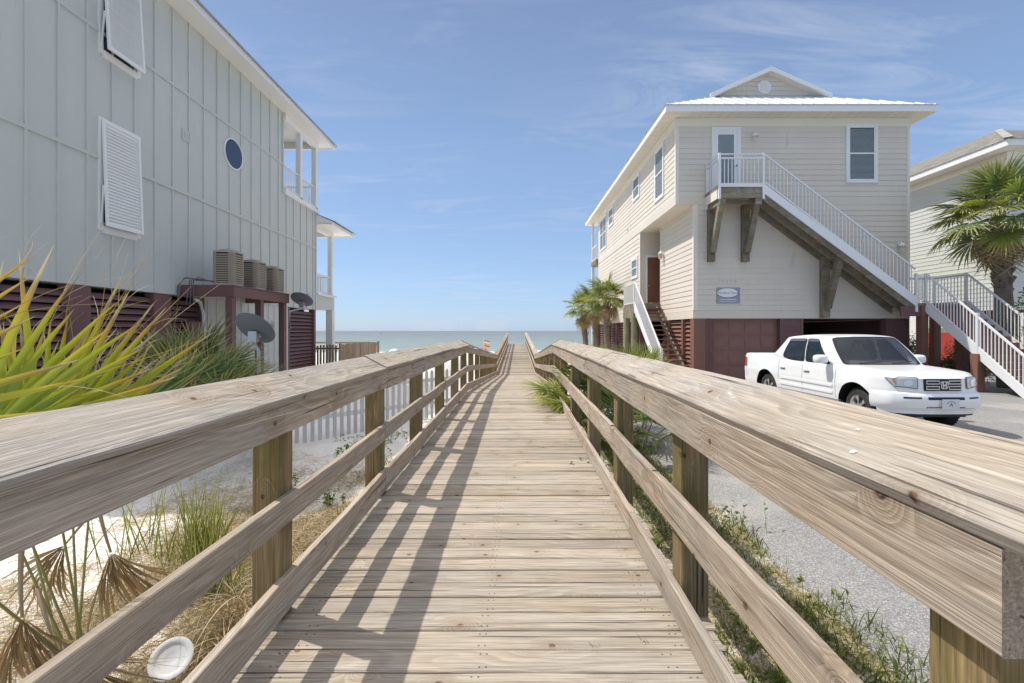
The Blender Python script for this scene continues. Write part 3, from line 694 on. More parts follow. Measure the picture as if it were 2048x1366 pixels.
# brown board fence by the sea-side porch
bf = empty('board_fence', (-7.9, 22, -.7), 'brown vertical board fence between the house porch and the dune', 'fence')
def boards(parent, p, q, z0, z1, w_, gap, mat, jit=.02):
    p = Vector(p); q = Vector(q); L = (q-p).length; d = (q-p)/L; n = Vector((d.y, -d.x)); k = int(L/(w_+gap))
    for i in range(k):
        a = p+d*(i*(w_+gap)); b = a+d*w_; j = random.gauss(0, jit)
        o = plank('board', ((a.x+b.x)/2, (a.y+b.y)/2, z0), ((a.x+b.x)/2, (a.y+b.y)/2, z1+j), w_, .022, (n.x, n.y, 0), mat, parent, ch=.003)
    for z in (z0+.35, z1-.15): MB().bar((p.x+n.x*-.03, p.y+n.y*-.03, z), (q.x+n.x*-.03, q.y+n.y*-.03, z), .04, .08).build('rail', mat, parent)
boards(bf, (-9.15, 21.0), (-7.95, 21.0), -.8, .82, .085, .055, M['post'])
boards(bf, (-7.92, 21.02), (-7.5, 25.4), -.8, .86, .14, .012, M['fence'])
for xx, yy in ((-7.93, 21.0), (-7.7, 23.2), (-7.48, 25.45)): plank('fence_post', (xx, yy, -1), (xx, yy, .9), .1, .1, (0, 1, 0), M['fence'], bf)

# ================================================================== RIGHT HOUSE (cream)
rh = empty('beach_house', (10.5, 24, -.4), 'cream lap-sided beach house on the right with brown garage level and white metal roof', 'house')
G0 = -.42
X0, X1, XB, YF, YB = 6.13, 14.84, 6.80, 17.0, 32.2
ZS, ZO, ZT = 1.95, 6.19, 9.42
m = MB(); m.box(X0, X1, YF, YB, ZO, ZT+.3); m.box(XB, X1, YF, 20.8, ZS, ZO); m.box(XB+1.9, X1, 20.8, 21.7, ZS, ZO); m.box(X0, X1, 21.7, YB, ZS, ZO)
m.build('wall', M['cream'], rh)
FR = ((0, YF, 0), (1, 0, 0), (0, -1, 0)); SU = ((X0, 0, 0), (0, 1, 0), (-1, 0, 0)); SB = ((XB, 0, 0), (0, 1, 0), (-1, 0, 0))
def siding(parent, fr, u0, u1, z0, z1, pitch, mat):
    O, U, N = [Vector(x) for x in fr]; k = int(round((z1-z0)/pitch)); pt = (z1-z0)/k
    for i in range(k):
        za = z0+pt*i; zb = za+pt+.006; V8 = []; j = random.gauss(0, .001)
        for zz, n1 in ((za, .027+j), (zb, .010+j)):
            for u, n in ((u0, .001), (u1, .001), (u1, n1), (u0, n1)): p = O+U*u+N*n; V8.append((p.x, p.y, zz))
        fs = [(0,3,2,1),(4,5,6,7),(0,1,5,4),(1,2,6,5),(2,3,7,6),(3,0,4,7)]
        if U.cross(N).z < 0: fs = [f[::-1] for f in fs]
        MB().add(V8, fs).build('siding_board', mat, parent)
siding(rh, FR, X0+.09, X1-.10, ZO+.32, 9.10, .20, M['cream']); siding(rh, FR, XB+.12, X1-.10, ZS+.30, ZO-.003, .20, M['cream'])
MB().fbox(*FR, X0+.002, 7.15, ZO-.0, ZO+.315, .002, .03).build('skirt_board', M['cream'], rh); MB().fbox(*FR, 7.16, X1-.1, ZO+.002, ZO+.315, .002, .018).build('skirt_board', M['cream'], rh)
MB().fbox(*FR, XB+.002, X1-.01, ZS, ZS+.295, .002, .03).build('skirt_board', M['cream'], rh)
siding(rh, SU, YF+.09, YB-.09, ZO+.32, 9.10, .20, M['cream']); MB().fbox(*SU, YF+.002, YB, ZO, ZO+.315, .002, .03).build('skirt_board', M['cream'], rh)
siding(rh, SB, YF+.09, 20.72, ZS+.30, ZO-.003, .20, M['cream']); MB().fbox(*SB, YF+.002, 20.8, ZS, ZS+.295, .002, .03).build('skirt_board', M['cream'], rh)
siding(rh, SU, 21.80, YB-.09, ZS+.30, ZO-.05, .20, M['cream']); MB().fbox(*SU, 21.7, YB, ZS, ZS+.295, .002, .03).build('skirt_board', M['cream'], rh)
RB = ((0, 21.7, 0), (1, 0, 0), (0, -1, 0)); siding(rh, RB, X0+.02, XB+1.9, 2.8, ZO-.003, .20, M['cream'])
MB().box(X0+.01, XB+.2, 17.01, 21.69, ZO-.02, ZO-.001).build('overhang_soffit', M['cream_trim'], rh)
for fr, a, b, z0, z1 in ((FR,X0-.026,X0+.09,ZO,9.1),(FR,X1-.10,X1+.0,ZS+.3,9.1),(FR,XB-.026,XB+.12,ZS+.3,ZO-.003)): MB().fbox(*fr, a, b, z0+.001, z1, .003, .032).build('corner_board', M['cream_trim'], rh)
for fr, a, b, z0, z1 in ((SU,YF-.03,YF+.09,ZO+.316,9.1),(SU,YB-.09,YB,ZS+.3,9.1),(SB,YF-.03,YF+.09,ZS+.3,ZO-.003),(SU,21.69,21.80,ZS+.3,ZO-.05),(SB,20.72,20.81,ZS+.3,ZO-.003)): MB().fbox(*fr, a, b, z0, z1, .003, .031).build('corner_board', M['cream_trim'], rh)
MB().fbox(*FR, X0-.03, X1+.03, 9.10, 9.42, .002, .045).build('frieze', M['cream_trim'], rh); MB().fbox(*SU, YF-.04, YB, 9.10, 9.42, .002, .045).build('frieze', M['cream_trim'], rh)
# eaves
E0, E1, EY0, EY1 = 5.60, 15.32, 16.47, 34.5
MB().box(E0, E1, EY0, EY1, 9.425, 9.46).build('soffit', M['cream_trim'], rh)
for i in range(0): pass
MB().box(E0-.04, E1+.04, EY0-.04, EY0, 9.42, 9.64).build('fascia', M['white'], rh); MB().box(E0-.04, E0, EY0, EY1, 9.42, 9.64).build('fascia', M['white'], rh); MB().box(E1, E1+.04, EY0, EY1, 9.42, 9.64).build('fascia', M['white'], rh)
gr = MB()
for i in range(46): gr.box(E0+.02, X0-.05, 16.6+.38*i, 16.62+.38*i, 9.419, 9.4245)
for i in range(24): gr.box(6.2+.36*i, 6.22+.36*i, EY0+.02, YF-.05, 9.419, 9.4245)
gr.build('soffit_grooves', M['cream'], rh, kind='stuff')
GX, GYF, ZE = 10.46, 18.7, 9.655; e0, e1, ey0, ey1 = E0-.07, E1+.07, EY0-.07, EY1+.07
sl = .50; ZR = ZE+(GX-e0)*sl; zg = ZE+(GYF-ey0)*.635; hwg = (ZR-zg)/sl
roof = MB()
roof.add([(e0,ey0,ZE),(e1,ey0,ZE),(GX+hwg,GYF,zg),(GX-hwg,GYF,zg)], [(0,1,2,3)])
roof.add([(e0,ey0,ZE),(GX-hwg,GYF,zg),(GX,GYF-.35,ZR),(GX,ey1-3,ZR),(e0,ey1,ZE)], [(0,1,2,3,4)])
roof.add([(e1,ey0,ZE),(GX+hwg,GYF,zg),(GX,GYF-.35,ZR),(GX,ey1-3,ZR),(e1,ey1,ZE)], [(4,3,2,1,0)])
roof.add([(e0,ey1,ZE),(GX,ey1-3,ZR),(e1,ey1,ZE)], [(0,1,2)])
roof.add([(e0,ey0,ZE-.01),(e1,ey0,ZE-.01),(e1,ey1,ZE-.01),(e0,ey1,ZE-.01)], [(0,1,2,3)])
rf = roof.build('roof', M['roofwhite'], rh)
k = 25
for i in range(k):
    xx = e0+.1+(e1-e0-.2)*i/(k-1); f = min(1, min(xx-e0, e1-xx)/((GX-hwg)-e0)); 
    MB().bar((xx, ey0, ZE+.012), (xx, ey0+(GYF-ey0)*f, ZE+(zg-ZE)*f+.012), .03, .035).build('seam', M['roofwhite'], rf)
for i in range(44):
    yy = ey0+.2+.41*i; f = min(1, (yy-ey0)/(GYF-ey0)); MB().bar((e0, yy, ZE+.012), (e0+(GX-e0)*(f if f < 1 else 1)*.98, yy, ZE+(ZR-ZE)*f*.98+.012), .03, .035).build('seam', M['roofwhite'], rf) if yy > ey0+2.3 else None
# gablet
MB().prism([(GX-hwg+.0, GYF+.001, zg), (GX+hwg, GYF+.001, zg), (GX, GYF+.001, ZR)], (0, .1, 0)).build('gable_wall', M['cream'], rh)
for i in range(5):
    z_ = zg+.04+.19*i; hw_ = hwg*(ZR-z_)/(ZR-zg)-.1
    if hw_ > .1: MB().box(GX-hw_, GX+hw_, GYF-.018, GYF-.001, z_, z_+.17).build('siding_board', M['cream'], rh)
for s_ in (-1, 1):
    MB().prism([(GX+s_*(hwg+.45), GYF-.36, zg-.225+.03), (GX+s_*(hwg+.45), GYF-.36, zg-.225+.20-.02), (GX, GYF-.36, ZR+.04), (GX, GYF-.36, ZR-.14)], (0, .05, 0)).build('rake_board', M['white'], rh)
    MB().prism([(GX+s_*(hwg+.3), GYF-.31, zg-.15), (GX, GYF-.31, ZR-.03), (GX, GYF-.31, ZR-.06), (GX+s_*(hwg+.3), GYF-.31, zg-.18)], (0, .32, 0)).build('gable_soffit', M['cream_trim'], rh)
def octa(cx, y_, cz, r, d, name, mat, parent):
    return MB().prism([(cx+r*math.cos(R(22.5+45*i)), y_, cz+r*math.sin(R(22.5+45*i))) for i in range(8)], (0, -d, 0)).build(name, mat, parent)
gv = octa(GX-.12, GYF-.02, zg+.36, .29, .04, 'gable_vent', M['white'], rh)
for i in range(4): MB().box(GX-.12-.16, GX-.12+.16, GYF-.075, GYF-.061, zg+.36-.16+.085*i, zg+.36-.12+.085*i).build('louver', M['cream_trim'], gv)
# windows
def window(parent, fr, u0, u1, z0, z1, cols=1, blinds='full', tw=.10):
    t_ = MB(); t_.fbox(*fr, u0, u0+tw, z0, z1, .012, .06); t_.fbox(*fr, u1-tw, u1, z0, z1, .012, .06); t_.fbox(*fr, u0+tw, u1-tw, z1-tw, z1, .012, .06); t_.fbox(*fr, u0+tw, u1-tw, z0, z0+tw, .012, .065)
    wd = t_.build('window', M['white'], parent); a, b, c_, d_ = u0+tw, u1-tw, z0+tw, z1-tw
    zm = (c_+d_)/2
    MB().fbox(*fr, a, b, c_, d_, .0245, .027).build('pane_backing', M['dark'], wd)
    for q in range(cols):
        ua = a+(b-a)*q/cols; ub = a+(b-a)*(q+1)/cols; sw = .045
        s_ = MB(); s_.fbox(*fr, ua, ua+sw, c_, d_, .030, .05); s_.fbox(*fr, ub-sw, ub, c_, d_, .030, .05); s_.fbox(*fr, ua+sw, ub-sw, d_-sw, d_, .030, .05); s_.fbox(*fr, ua+sw, ub-sw, c_, c_+sw, .030, .05); s_.fbox(*fr, ua+sw, ub-sw, zm-.03, zm+.03, .030, .055)
        s_.build('sash', M['white'], wd)
        MB().fbox(*fr, ua+sw, ub-sw, c_+sw, zm-.03, .038, .041).build('pane', M['glass'], wd); MB().fbox(*fr, ua+sw, ub-sw, zm+.03, d_-sw, .040, .043).build('pane', M['glass'], wd)
        if blinds:
            zb = c_+sw if blinds == 'full' else zm; n = int((d_-sw-zb)/.042); bl = MB()
            for i in range(n): zz = zb+.042*i; bl.fbox(*fr, ua+sw+.01, ub-sw-.01, zz, zz+.030, .0285, .0315)
            bl.build('blind', M['blind'], wd, kind='stuff')
    return wd
window(rh, FR, 12.45, 13.63, 7.0, 9.22-.02)
window(rh, SU, 18.28, 19.45, 6.92, 9.10, 1, 'full'); window(rh, SU, 21.75, 22.95, 7.93, 9.10, 1, 'full'); window(rh, SU, 27.4, 28.7, 7.93, 9.08, 1, 'full'); window(rh, SU, 29.4, 31.5, 6.9, 9.08, 2, 'full')  # full blinds added to lighten these panes, standing in for reflected sky
window(rh, SU, 22.1, 23.25, 4.08, 5.12, 1, 'full')  # blind added here too, its pale slats imitating sky reflection
# balcony door, glazed
dr = MB(); dr.fbox(*FR, 7.44, 7.56, 6.57, 9.08, .012, .06); dr.fbox(*FR, 8.40, 8.53, 6.57, 9.08, .012, .06); dr.fbox(*FR, 7.56, 8.40, 8.95, 9.08, .012, .06)
do = dr.build('balcony_door', M['white'], rh); st = MB(); st.fbox(*FR, 7.56, 7.68, 6.6, 8.95, .026, .045); st.fbox(*FR, 8.27, 8.40, 6.6, 8.95, .026, .045); st.fbox(*FR, 7.68, 8.27, 8.80, 8.95, .026, .045); st.fbox(*FR, 7.68, 8.27, 6.6, 6.85, .026, .045); st.build('door_leaf', M['white'], do)
MB().fbox(*FR, 7.68, 8.27, 6.85, 8.80, .034, .037).build('pane', M['glass'], do); MB().fbox(*FR, 7.68, 8.27, 6.85, 8.80, .0245, .027).build('blind', M['blind'], do)
m = MB(); m.lathe([(.03,0),(.03,.04),(.012,.05),(.035,.07),(.03,.1),(.001,.105)], (8.33, YF-.045, 7.62), (0,-1,0), 12); m.build('handle', M['black'], do, True, 40)
# front entry door in the recess
dr = MB(); dr.fbox(*RB, 6.34, 6.44, 2.75, 5.08, .026, .07); dr.fbox(*RB, 7.36, 7.46, 2.75, 5.08, .026, .07); dr.fbox(*RB, 6.44, 7.36, 4.98, 5.08, .026, .07); do = dr.build('entry_door', M['white'], rh)
MB().fbox(*RB, 6.44, 7.36, 2.78, 4.98, .026, .05).build('door_leaf', M['door'], do)
for ua in (6.52, 6.94):
    for za, zb in ((2.95, 3.55), (3.68, 4.40), (4.52, 4.86)): f_ = MB(); f_.fbox(*RB, ua, ua+.34, za, zb, .050, .056); f_.fbox(*RB, ua+.05, ua+.29, za+.05, zb-.05, .056, .064); f_.build('door_panel', M['door'], do)
m = MB(); m.lathe([(.03,0),(.012,.03),(.035,.05),(.001,.075)], (6.52, 21.65, 3.62), (0,-1,0), 12); m.build('handle', M['metal'], do, True, 40)
# lamps
def cage_lamp(x, z):
    m = MB(); m.lathe([(.06,0),(.06,.03),(.02,.04)], (x, YF-.022, z+.12), (0,-1,0), 14); m.tube([(x, YF-.05, z+.12), (x, YF-.12, z+.17), (x, YF-.16, z+.12)], .018, 8)
    l = m.build('wall_lamp', M['white'], rh, True, 45); m = MB(); m.lathe([(.001,.12),(.05,.12),(.12,.03),(.125,0),(.11,.01)], (x, YF-.16, z), (0,0,1), 16); m.build('lamp_shade', M['white'], l, True, 45)
    for i in range(5): a = 2*math.pi*i/5; m = MB(); m.tube([(x+.075*math.cos(a), YF-.16+.075*math.sin(a), z), (x+.075*math.cos(a), YF-.16+.075*math.sin(a), z-.16), (x, YF-.16, z-.18)], .006, 5); m.build('cage_bar', M['white'], l)
cage_lamp(9.0, 8.68); cage_lamp(14.42, 4.62)
LX, LY, LZ = XB-.16, 20.35, 4.82
m = MB(); m.box(XB-.035, XB-.024, LY-.05, LY+.05, LZ-.05, LZ+.25); m.tube([(XB-.03, LY, LZ+.2), (LX, LY, LZ+.26), (LX, LY, LZ+.2)], .014, 8); cl_ = m.build('wall_lamp', M['white'], rh)
m = MB(); m.lathe([(.001,.25),(.03,.22),(.12,.12),(.115,.105)], (LX, LY, LZ), (0,0,1), 6); m.lathe([(.05,-.12),(.085,-.10),(.08,-.085),(.001,-.085)], (LX, LY, LZ), (0,0,1), 6); m.build('lamp_cap', M['white'], cl_)
m = MB(); m.lathe([(.075,-.085),(.105,.105)], (LX, LY, LZ), (0,0,1), 6); m.build('lamp_glass', plain('amber_glass', (.62,.50,.26), .2, .6), cl_)
m = MB(); m.box(X0-.07, X0-.02, 23.95, 24.05, 6.78, 6.86); m.tube([(X0-.06, 24, 6.82), (X0-.16, 24, 6.80)], .035, 8); m.build('flood_light', M['cream_trim'], rh)
# sign and house number
sg = MB().fbox(*FR, 7.63, 8.49, 2.52, 3.10, .028, .05).build('house_sign', plain('blue_grey_sign', (.30,.315,.40), .5), rh)
ell = lambda rx, rz, y_, d: [(8.06-.02+rx*math.cos(2*math.pi*i/40), y_, 2.895+rz*math.sin(2*math.pi*i/40)) for i in range(40)]
MB().prism(ell(.392, .178, YF-.0502, 0), (.0,-.003,0)).build('oval_rim', M['dish'], sg); MB().prism([(a-.008, b, c_+.008) for a, b, c_ in ell(.38, .168, YF-.0534, 0)], (0,-.003,0)).build('oval_panel', M['white'], sg)
def text(s, size, loc, mat, parent, shear=0, name='lettering', rot=(math.pi/2, 0, 0), ext=.001, align='CENTER'):
    c = bpy.data.curves.new(name, 'FONT'); c.body = s; c.size = size; c.align_x = align; c.align_y = 'CENTER'; c.extrude = ext; c.shear = shear
    o = bpy.data.objects.new(name, c); me = bpy.data.meshes.new_from_object(o); bpy.data.objects.remove(o)
    me.materials.clear(); me.materials.append(mat); o = bpy.data.objects.new(name, me); COL.objects.link(o); o.location = loc; o.rotation_euler = rot
    if parent is not None: attach(o, parent)
    return o
text('The Beach House', .105, (8.035, YF-.0572, 2.90), M['dish'], sg, .35)
m = MB(); 
for i in range(11): m.box(7.76+.055*i, 7.80+.055*i, YF-.0515, YF-.0502, 2.64, 2.675)
for i in range(14): m.box(7.74+.046*i, 7.772+.046*i, YF-.0515, YF-.0502, 2.57, 2.592)
m.build('small_print', M['white'], sg)
num = plain('pale_number', (.68,.63,.53), .5)
for i, ch in enumerate('22626'): text(ch, .17, (7.72+.155*i, YF-.031, 3.34-.012*(i % 2)), num, rh, 0, 'house_number', ext=.004)
# garage level
MB().box(XB-.02, 7.22, YF-.03, YF+.3, G0, ZS-.002).build('base_post', M['brown_w'], rh)
def base_panel(x0, x1):
    MB().box(x0, x1, YF-.006, YF+.25, G0, ZS-.003).build('base_post', M['brown'], rh)
    k = 12
    for i in range(k): z_ = G0+(ZS-.1-G0)*i/k; MB().fbox(*FR, x0+.10, x1-.10, z_+.004, z_+(ZS-.1-G0)/k-.006, .008, .024).build('base_board', M['brown'], rh)
    for a, b in ((x0, x0+.095), (x1-.095, x1)): MB().fbox(*FR, a, b, G0, ZS-.003, .0062, .034).build('base_trim', M['brown'], rh)
base_panel(6.98+.25, 7.40+.05); 
base_panel(10.0, 10.86); base_panel(13.95, 14.82)
m = MB(); m.box(7.45, 10.0, YF+.18, YF+.22, G0, ZS); gd = m.build('garage_door', M['brown_l'], rh)
for r_i in range(4):
    for c_i in range(4):
        xa = 7.50+2.45*c_i/4; za = G0+2.34*r_i/4; f_ = MB(); f_.box(xa+.05, xa+.56, YF+.160, YF+.179, za+.07, za+.51); f_.box(xa+.12, xa+.49, YF+.150, YF+.1599, za+.14, za+.44); f_.build('door_panel', M['brown_l'], gd)
for r_i in range(1, 4): MB().box(7.45, 10.0, YF+.172, YF+.1798, G0+2.34*r_i/4-.012, G0+2.34*r_i/4+.0).build('door_joint', M['brown'], gd)
# open carport behind the third bay, louvers at its back
MB().box(7.0, 14.8, 17.3, 31, ZS-.02, ZS-.004).build('carport_ceiling', M['brown'], rh)
MB().box(10.3, 10.5, 17.3, 24, G0, ZS-.03).build('carport_wall', M['brown'], rh)
for a in (10.6, 11.75, 12.9, 14.0): MB().box(a, a+.14, 23.9, 24.05, G0, ZS-.03).build('base_post', M['brown'], rh)
for a in (10.74, 11.89, 13.04):
    for i in range(15):
        z_ = G0+.16*i; MB().add([(a,23.95,z_),(a+1.0,23.95,z_),(a+1.0,24.03,z_+.09),(a,24.03,z_+.09),(a,23.96,z_-.012),(a+1.0,23.96,z_-.012),(a+1.0,24.04,z_+.078),(a,24.04,z_+.078)],[(0,1,2,3),(7,6,5,4),(0,4,5,1),(1,5,6,2),(2,6,7,3),(3,7,4,0)]).build('slat', M['brown'], rh)
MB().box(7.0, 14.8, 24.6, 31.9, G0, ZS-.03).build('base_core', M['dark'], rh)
MB().box(14.62, 14.82, 17.25, 31, G0, ZS-.03).build('carport_wall', M['brown'], rh)
# side base louvers
for a, b in ((21.85, 22.75), (22.9, 24.7), (24.85, 26.6), (26.75, 28.5), (28.65, 30.3), (30.45, 32.0)):
    louver_bay(rh, (X0+.06, 0, 0), (0, 1, 0), (-1, 0, 0), a, b, G0-.1, ZS-.03, .15); MB().box(X0-.03, X0+.16, b, b+.15, G0-.2, ZS-.004).build('base_post', M['brown'], rh)
MB().box(X0-.03, X0+.16, 21.7, 21.85, G0-.2, ZS-.004).build('base_post', M['brown'], rh)
for a, b in ((17.12, 18.0), (18.25, 19.6), (19.75, 20.7)): louver_bay(rh, (XB+.05, 0, 0), (0, 1, 0), (-1, 0, 0), a, b, G0, ZS-.03, .16, M['brown_w'])
for a in (18.0, 19.6): MB().box(XB-.05, XB+.1, a, a+.15, G0, ZS-.004).build('base_post', M['brown_w'], rh)
# far balcony
MB().box(5.95, 14.8, 32.2, 34.2, 6.25, 6.55).build('balcony_floor', M['oldwood'], rh)
for xx in (6.05, 10, 14.7): MB().box(xx-.07, xx+.07, 34.0, 34.15, 6.55, 9.42).build('porch_column', M['white'], rh); MB().box(xx-.1, xx+.1, 33.9, 34.1, -1.2, 6.24).build('porch_pier', M['white'], rh)
railing(rh, (6.0, 32.25), (6.0, 34.1), 6.55, 7.6, .14); railing(rh, (6.1, 34.15), (9.9, 34.15), 6.55, 7.6, .14)
MB().box(5.95, 14.8, 32.2, 34.2, 2.0, 2.3).build('balcony_floor', M['white'], rh)

# ---------------------------------------------------------------- stairs on the front of the cream house
sf = empty('staircase', (11, 16.4, -.4), 'long white-railed outside staircase across the cream facade, with a turning landing by the truck', 'staircase')
YO = 15.9
MB().box(7.20, 8.80, YO, YF-.03, 6.47, 6.57).build('landing', M['oldwood'], sf); MB().box(7.27, 8.74, YO+.01, YO+.06, 6.14, 6.468).build('joist', M['oldwood'], sf)
MB().box(7.21, 7.26, YO+.1, YF-.03, 6.14, 6.468).build('joist', M['cream_trim'], sf); MB().box(7.3, 8.7, YO+.2, YO+.26, 5.98, 6.138).build('beam', M['oldwood'], sf)
MB().box(7.2, 8.8, YO-.02, YO-.001, 6.52, 6.60).build('landing_edge', M['whiterail'], sf)
def wpost(x, y, z0, z1, s=.075): return MB().box(x-s/2, x+s/2, y-s/2, y+s/2, z0, z1).build('newel_post', M['whiterail'], sf)
def rail_run(p, q, h=1.05, low=.12, pitch=.128, gap_top=True, parent=None):
    par = parent or sf; p = Vector(p); q = Vector(q); dz_ = Vector((0, 0, 1)); L = Vector((q.x-p.x, q.y-p.y, 0)).length
    MB().bar(p+dz_*h, q+dz_*h, .05, .05).build('handrail', M['whiterail'], par); MB().bar(p+dz_*low, q+dz_*low, .045, .045).build('bottom_rail', M['whiterail'], par)
    n = max(2, int(L/pitch))
    for i in range(1, n):
        c = p.lerp(q, i/n); MB().box(c.x-.011, c.x+.011, c.y-.011, c.y+.011, c.z+low+.01, c.z+h-.02).build('baluster', M['whiterail'], par)
wpost(7.25, YO, 6.1, 7.70); wpost(8.78, YO, 6.1, 7.70); wpost(7.25, YF-.08, 6.0, 7.70)
rail_run((7.29, YO, 6.57), (8.74, YO, 6.57), .95, .05); MB().bar((7.25, YO, 7.66), (8.78, YO, 7.66), .05, .04).build('handrail', M['whiterail'], sf)
rail_run((7.25, YO+.05, 6.57), (7.25, YF-.12, 6.57), .95, .05); MB().bar((7.25, YO, 7.66), (7.25, YF-.08, 7.66), .05, .04).build('handrail', M['whiterail'], sf); MB().box(7.98, 8.02, YO-.02, YO+.02, 7.54, 7.65).build('newel_post', M['whiterail'], sf)
ST0 = Vector((8.80, YO, 6.57)); ST1 = Vector((14.14, YO, 2.60))
def stringer(p, q, h, th, mat, up_off=0): 
    p = Vector(p); q = Vector(q); pts = [p+Vector((0,0,up_off)), q+Vector((0,0,up_off)), q+Vector((0,0,up_off-h)), p+Vector((0,0,up_off-h))]
    dv = (q-p); nrm = Vector((-dv.y, dv.x, 0)).normalized() if abs(dv.x) < .01 else Vector((0, 1, 0))
    return MB().prism(pts, nrm*th).build('stringer', mat, sf)
stringer((8.80, YO-.03, 6.62), (14.14, YO-.03, 2.65), .33, .05, M['whiterail'])
for yy in (YO+.03, YO+.50, YF-.12): stringer((8.80, yy, 6.42), (14.10, yy, 2.48), .36, .05, M['oldwood'])
n = 19
for i in range(n):
    f = (i+.5)/n; x = 8.80+5.34*f; z = 6.57-3.97*(i+1)/(n+1); MB().box(x-.15, x+.15, YO+.025, YF-.06, z-.045, z).build('tread', M['oldwood'], sf)
rail_run(ST0+Vector((.06, 0, .05)), ST1+Vector((-.05, 0, .05)), 1.0, .03, .125)
# brackets under landing and flight
def bracket(x, zt, zb, w_=.22, yo=YO+.03):
    yo = YO+.022; b = MB().box(x, x+w_, YF-.24, YF-.035, zb, zt).build('bracket', M['oldwood'], sf)
    m = MB(); m.bar((x+w_/2, YF-.28, zb+.34), (x+w_/2, yo+.12, zt-.08), w_*.8, .16); m.build('strut', M['oldwood'], b); MB().box(x+.01, x+w_-.01, yo, YF-.241, zt-.20, zt-.001).build('bracket_arm', M['oldwood'], b)
bracket(7.27, 6.13, 4.05); bracket(8.52, 6.13, 4.05, .24); bracket(11.46, 4.25, 1.98, .26)
# turning landing
LZ = 2.45
MB().box(14.14, 15.90, YO-.04, YF+.15, LZ-.10, LZ).build('landing', M['oldwood'], sf); MB().box(13.6, 15.9, YO, YO+.06, LZ-.45, LZ-.102).build('beam', M['brown'], sf); MB().box(14.14, 15.90, YO-.06, YO-.041, LZ-.02, LZ+.09).build('landing_edge', M['whiterail'], sf) if False else None
for x, y in ((14.12, YO), (14.45, YO), (15.86, YO), (15.86, YF+.1)): wpost(x, y, LZ-.3, 3.50)
rail_run((15.86, YO+.05, LZ), (15.86, YF+.06, LZ), .98, .06, .12); rail_run((14.9, YF+.1, LZ), (15.82, YF+.1, LZ), .98, .06, .12); MB().bar((15.86, YO, 3.47), (15.86, YF+.1, 3.47), .05, .04).build('handrail', M['whiterail'], sf); MB().bar((14.9, YF+.1, 3.47), (15.86, YF+.1, 3.47), .05, .04).build('handrail', M['whiterail'], sf)
rail_run((14.16, YO, LZ+.1), (14.42, YO, LZ+.1), .85, .03, .1)
Y2 = 12.55; SL2 = (LZ+.40)/(YO-Y2)
for x, d in ((14.45, 1), (15.86, -1)):
    pts = [(x-.025, YO-.05, LZ+.03), (x-.025, Y2, -.37), (x-.025, Y2, -.42-.0), (x-.025, Y2+.30, -.42), (x-.025, YO-.05, LZ-.34)]
    MB().prism(pts, (.05, 0, 0)).build('stringer', M['whiterail'], sf)
    rail_run((x, YO-.06, LZ+.02), (x, Y2+.1, -.36), .98, .06, .105); wpost(x, (YO+Y2)/2-.1, .6, 2.05); wpost(x, Y2+.1, -.42, .72)
n = 14
for i in range(n):
    f = (i+.5)/n; y_ = YO-(YO-Y2)*f; z = LZ-(LZ+.40)*(i+1)/(n+1); MB().box(14.475, 15.835, y_-.14, y_+.14, z-.04, z).build('tread', M['brown_w'], sf); MB().box(14.48, 15.83, y_-.135, y_-.115, z-.185, z-.041).build('riser', M['brown_w'], sf)
for x, y, zt in ((14.40, YO+.08, LZ-.11), (15.8, YO+.08, LZ-.11), (14.47, 14.15, .78), (15.83, 14.15, .78), (15.8, YF+.0, LZ-.11)): MB().box(x-.115, x+.115, y-.115, y+.115, -.5, zt).build('support_post', M['brown_w'], sf)

# ---------------------------------------------------------------- side entry stairs
se = empty('staircase', (6.2, 19, -.4), 'narrow brown entry stairs with a white rail leading up to the brown door', 'staircase')
MB().box(5.55, 6.79, 20.75, 22.6, 2.58, 2.72).build('landing', M['oldwood'], se); MB().box(X0, 8.6, 20.82, 21.66, 2.58, 2.74).build('landing', M['oldwood'], se)
MB().box(5.52, 5.60, 20.72, 22.6, 2.1, 2.58).build('joist', M['oldwood'], se); MB().box(5.6, 6.75, 20.70, 20.75, 2.25, 2.579).build('joist', M['oldwood'], se)
MB().box(6.42, 7.5, 20.90, 21.63, 2.741, 2.80).build('door_step', M['brown_w'], se)
n = 15; Ya, Yb = 20.70, 16.85
for i in range(n):
    f = (i+.5)/n; y_ = Ya-(Ya-Yb)*f; z = 2.72-(2.72-G0)*(i+1)/(n+1); MB().box(5.62, 6.74, y_-.145, y_+.145, z-.045, z).build('tread', M['brown_w'], se)
for x in (5.98, 6.55): MB().prism([(x, Ya, 2.60), (x, Yb, -.25), (x, Yb, -.42), (x, Ya, 2.28)], (.05, 0, 0)).build('stringer', M['oldwood'], se)
MB().prism([(5.55, Ya+.05, 2.74), (5.55, Yb+.1, -.20), (5.55, Yb+.1, -.42), (5.55, Ya+.05, 2.42)], (.05, 0, 0)).build('stringer', M['whiterail'], se)
rail_run((5.575, Ya, 2.72), (5.575, Yb+.15, -.25), 1.0, .06, .11, parent=se); rail_run((5.575, Ya+.06, 2.72), (5.575, 22.55, 2.72), .95, .05, .11, parent=se)
for y_, z0, z1 in ((Ya+.02, 2.3, 3.78), (22.55, 2.3, 3.72), (Yb+.12, -.42, .85)): MB().box(5.54, 5.61, y_-.035, y_+.035, z0, z1).build('newel_post', M['whiterail'], se)
for x, y_ in ((5.62, 20.85), (5.62, 22.3)): m = MB(); m.tube([(x, y_, -.6), (x, y_, 2.1)], .16, 14); m.build('pile', M['pile'], se, True, 50)

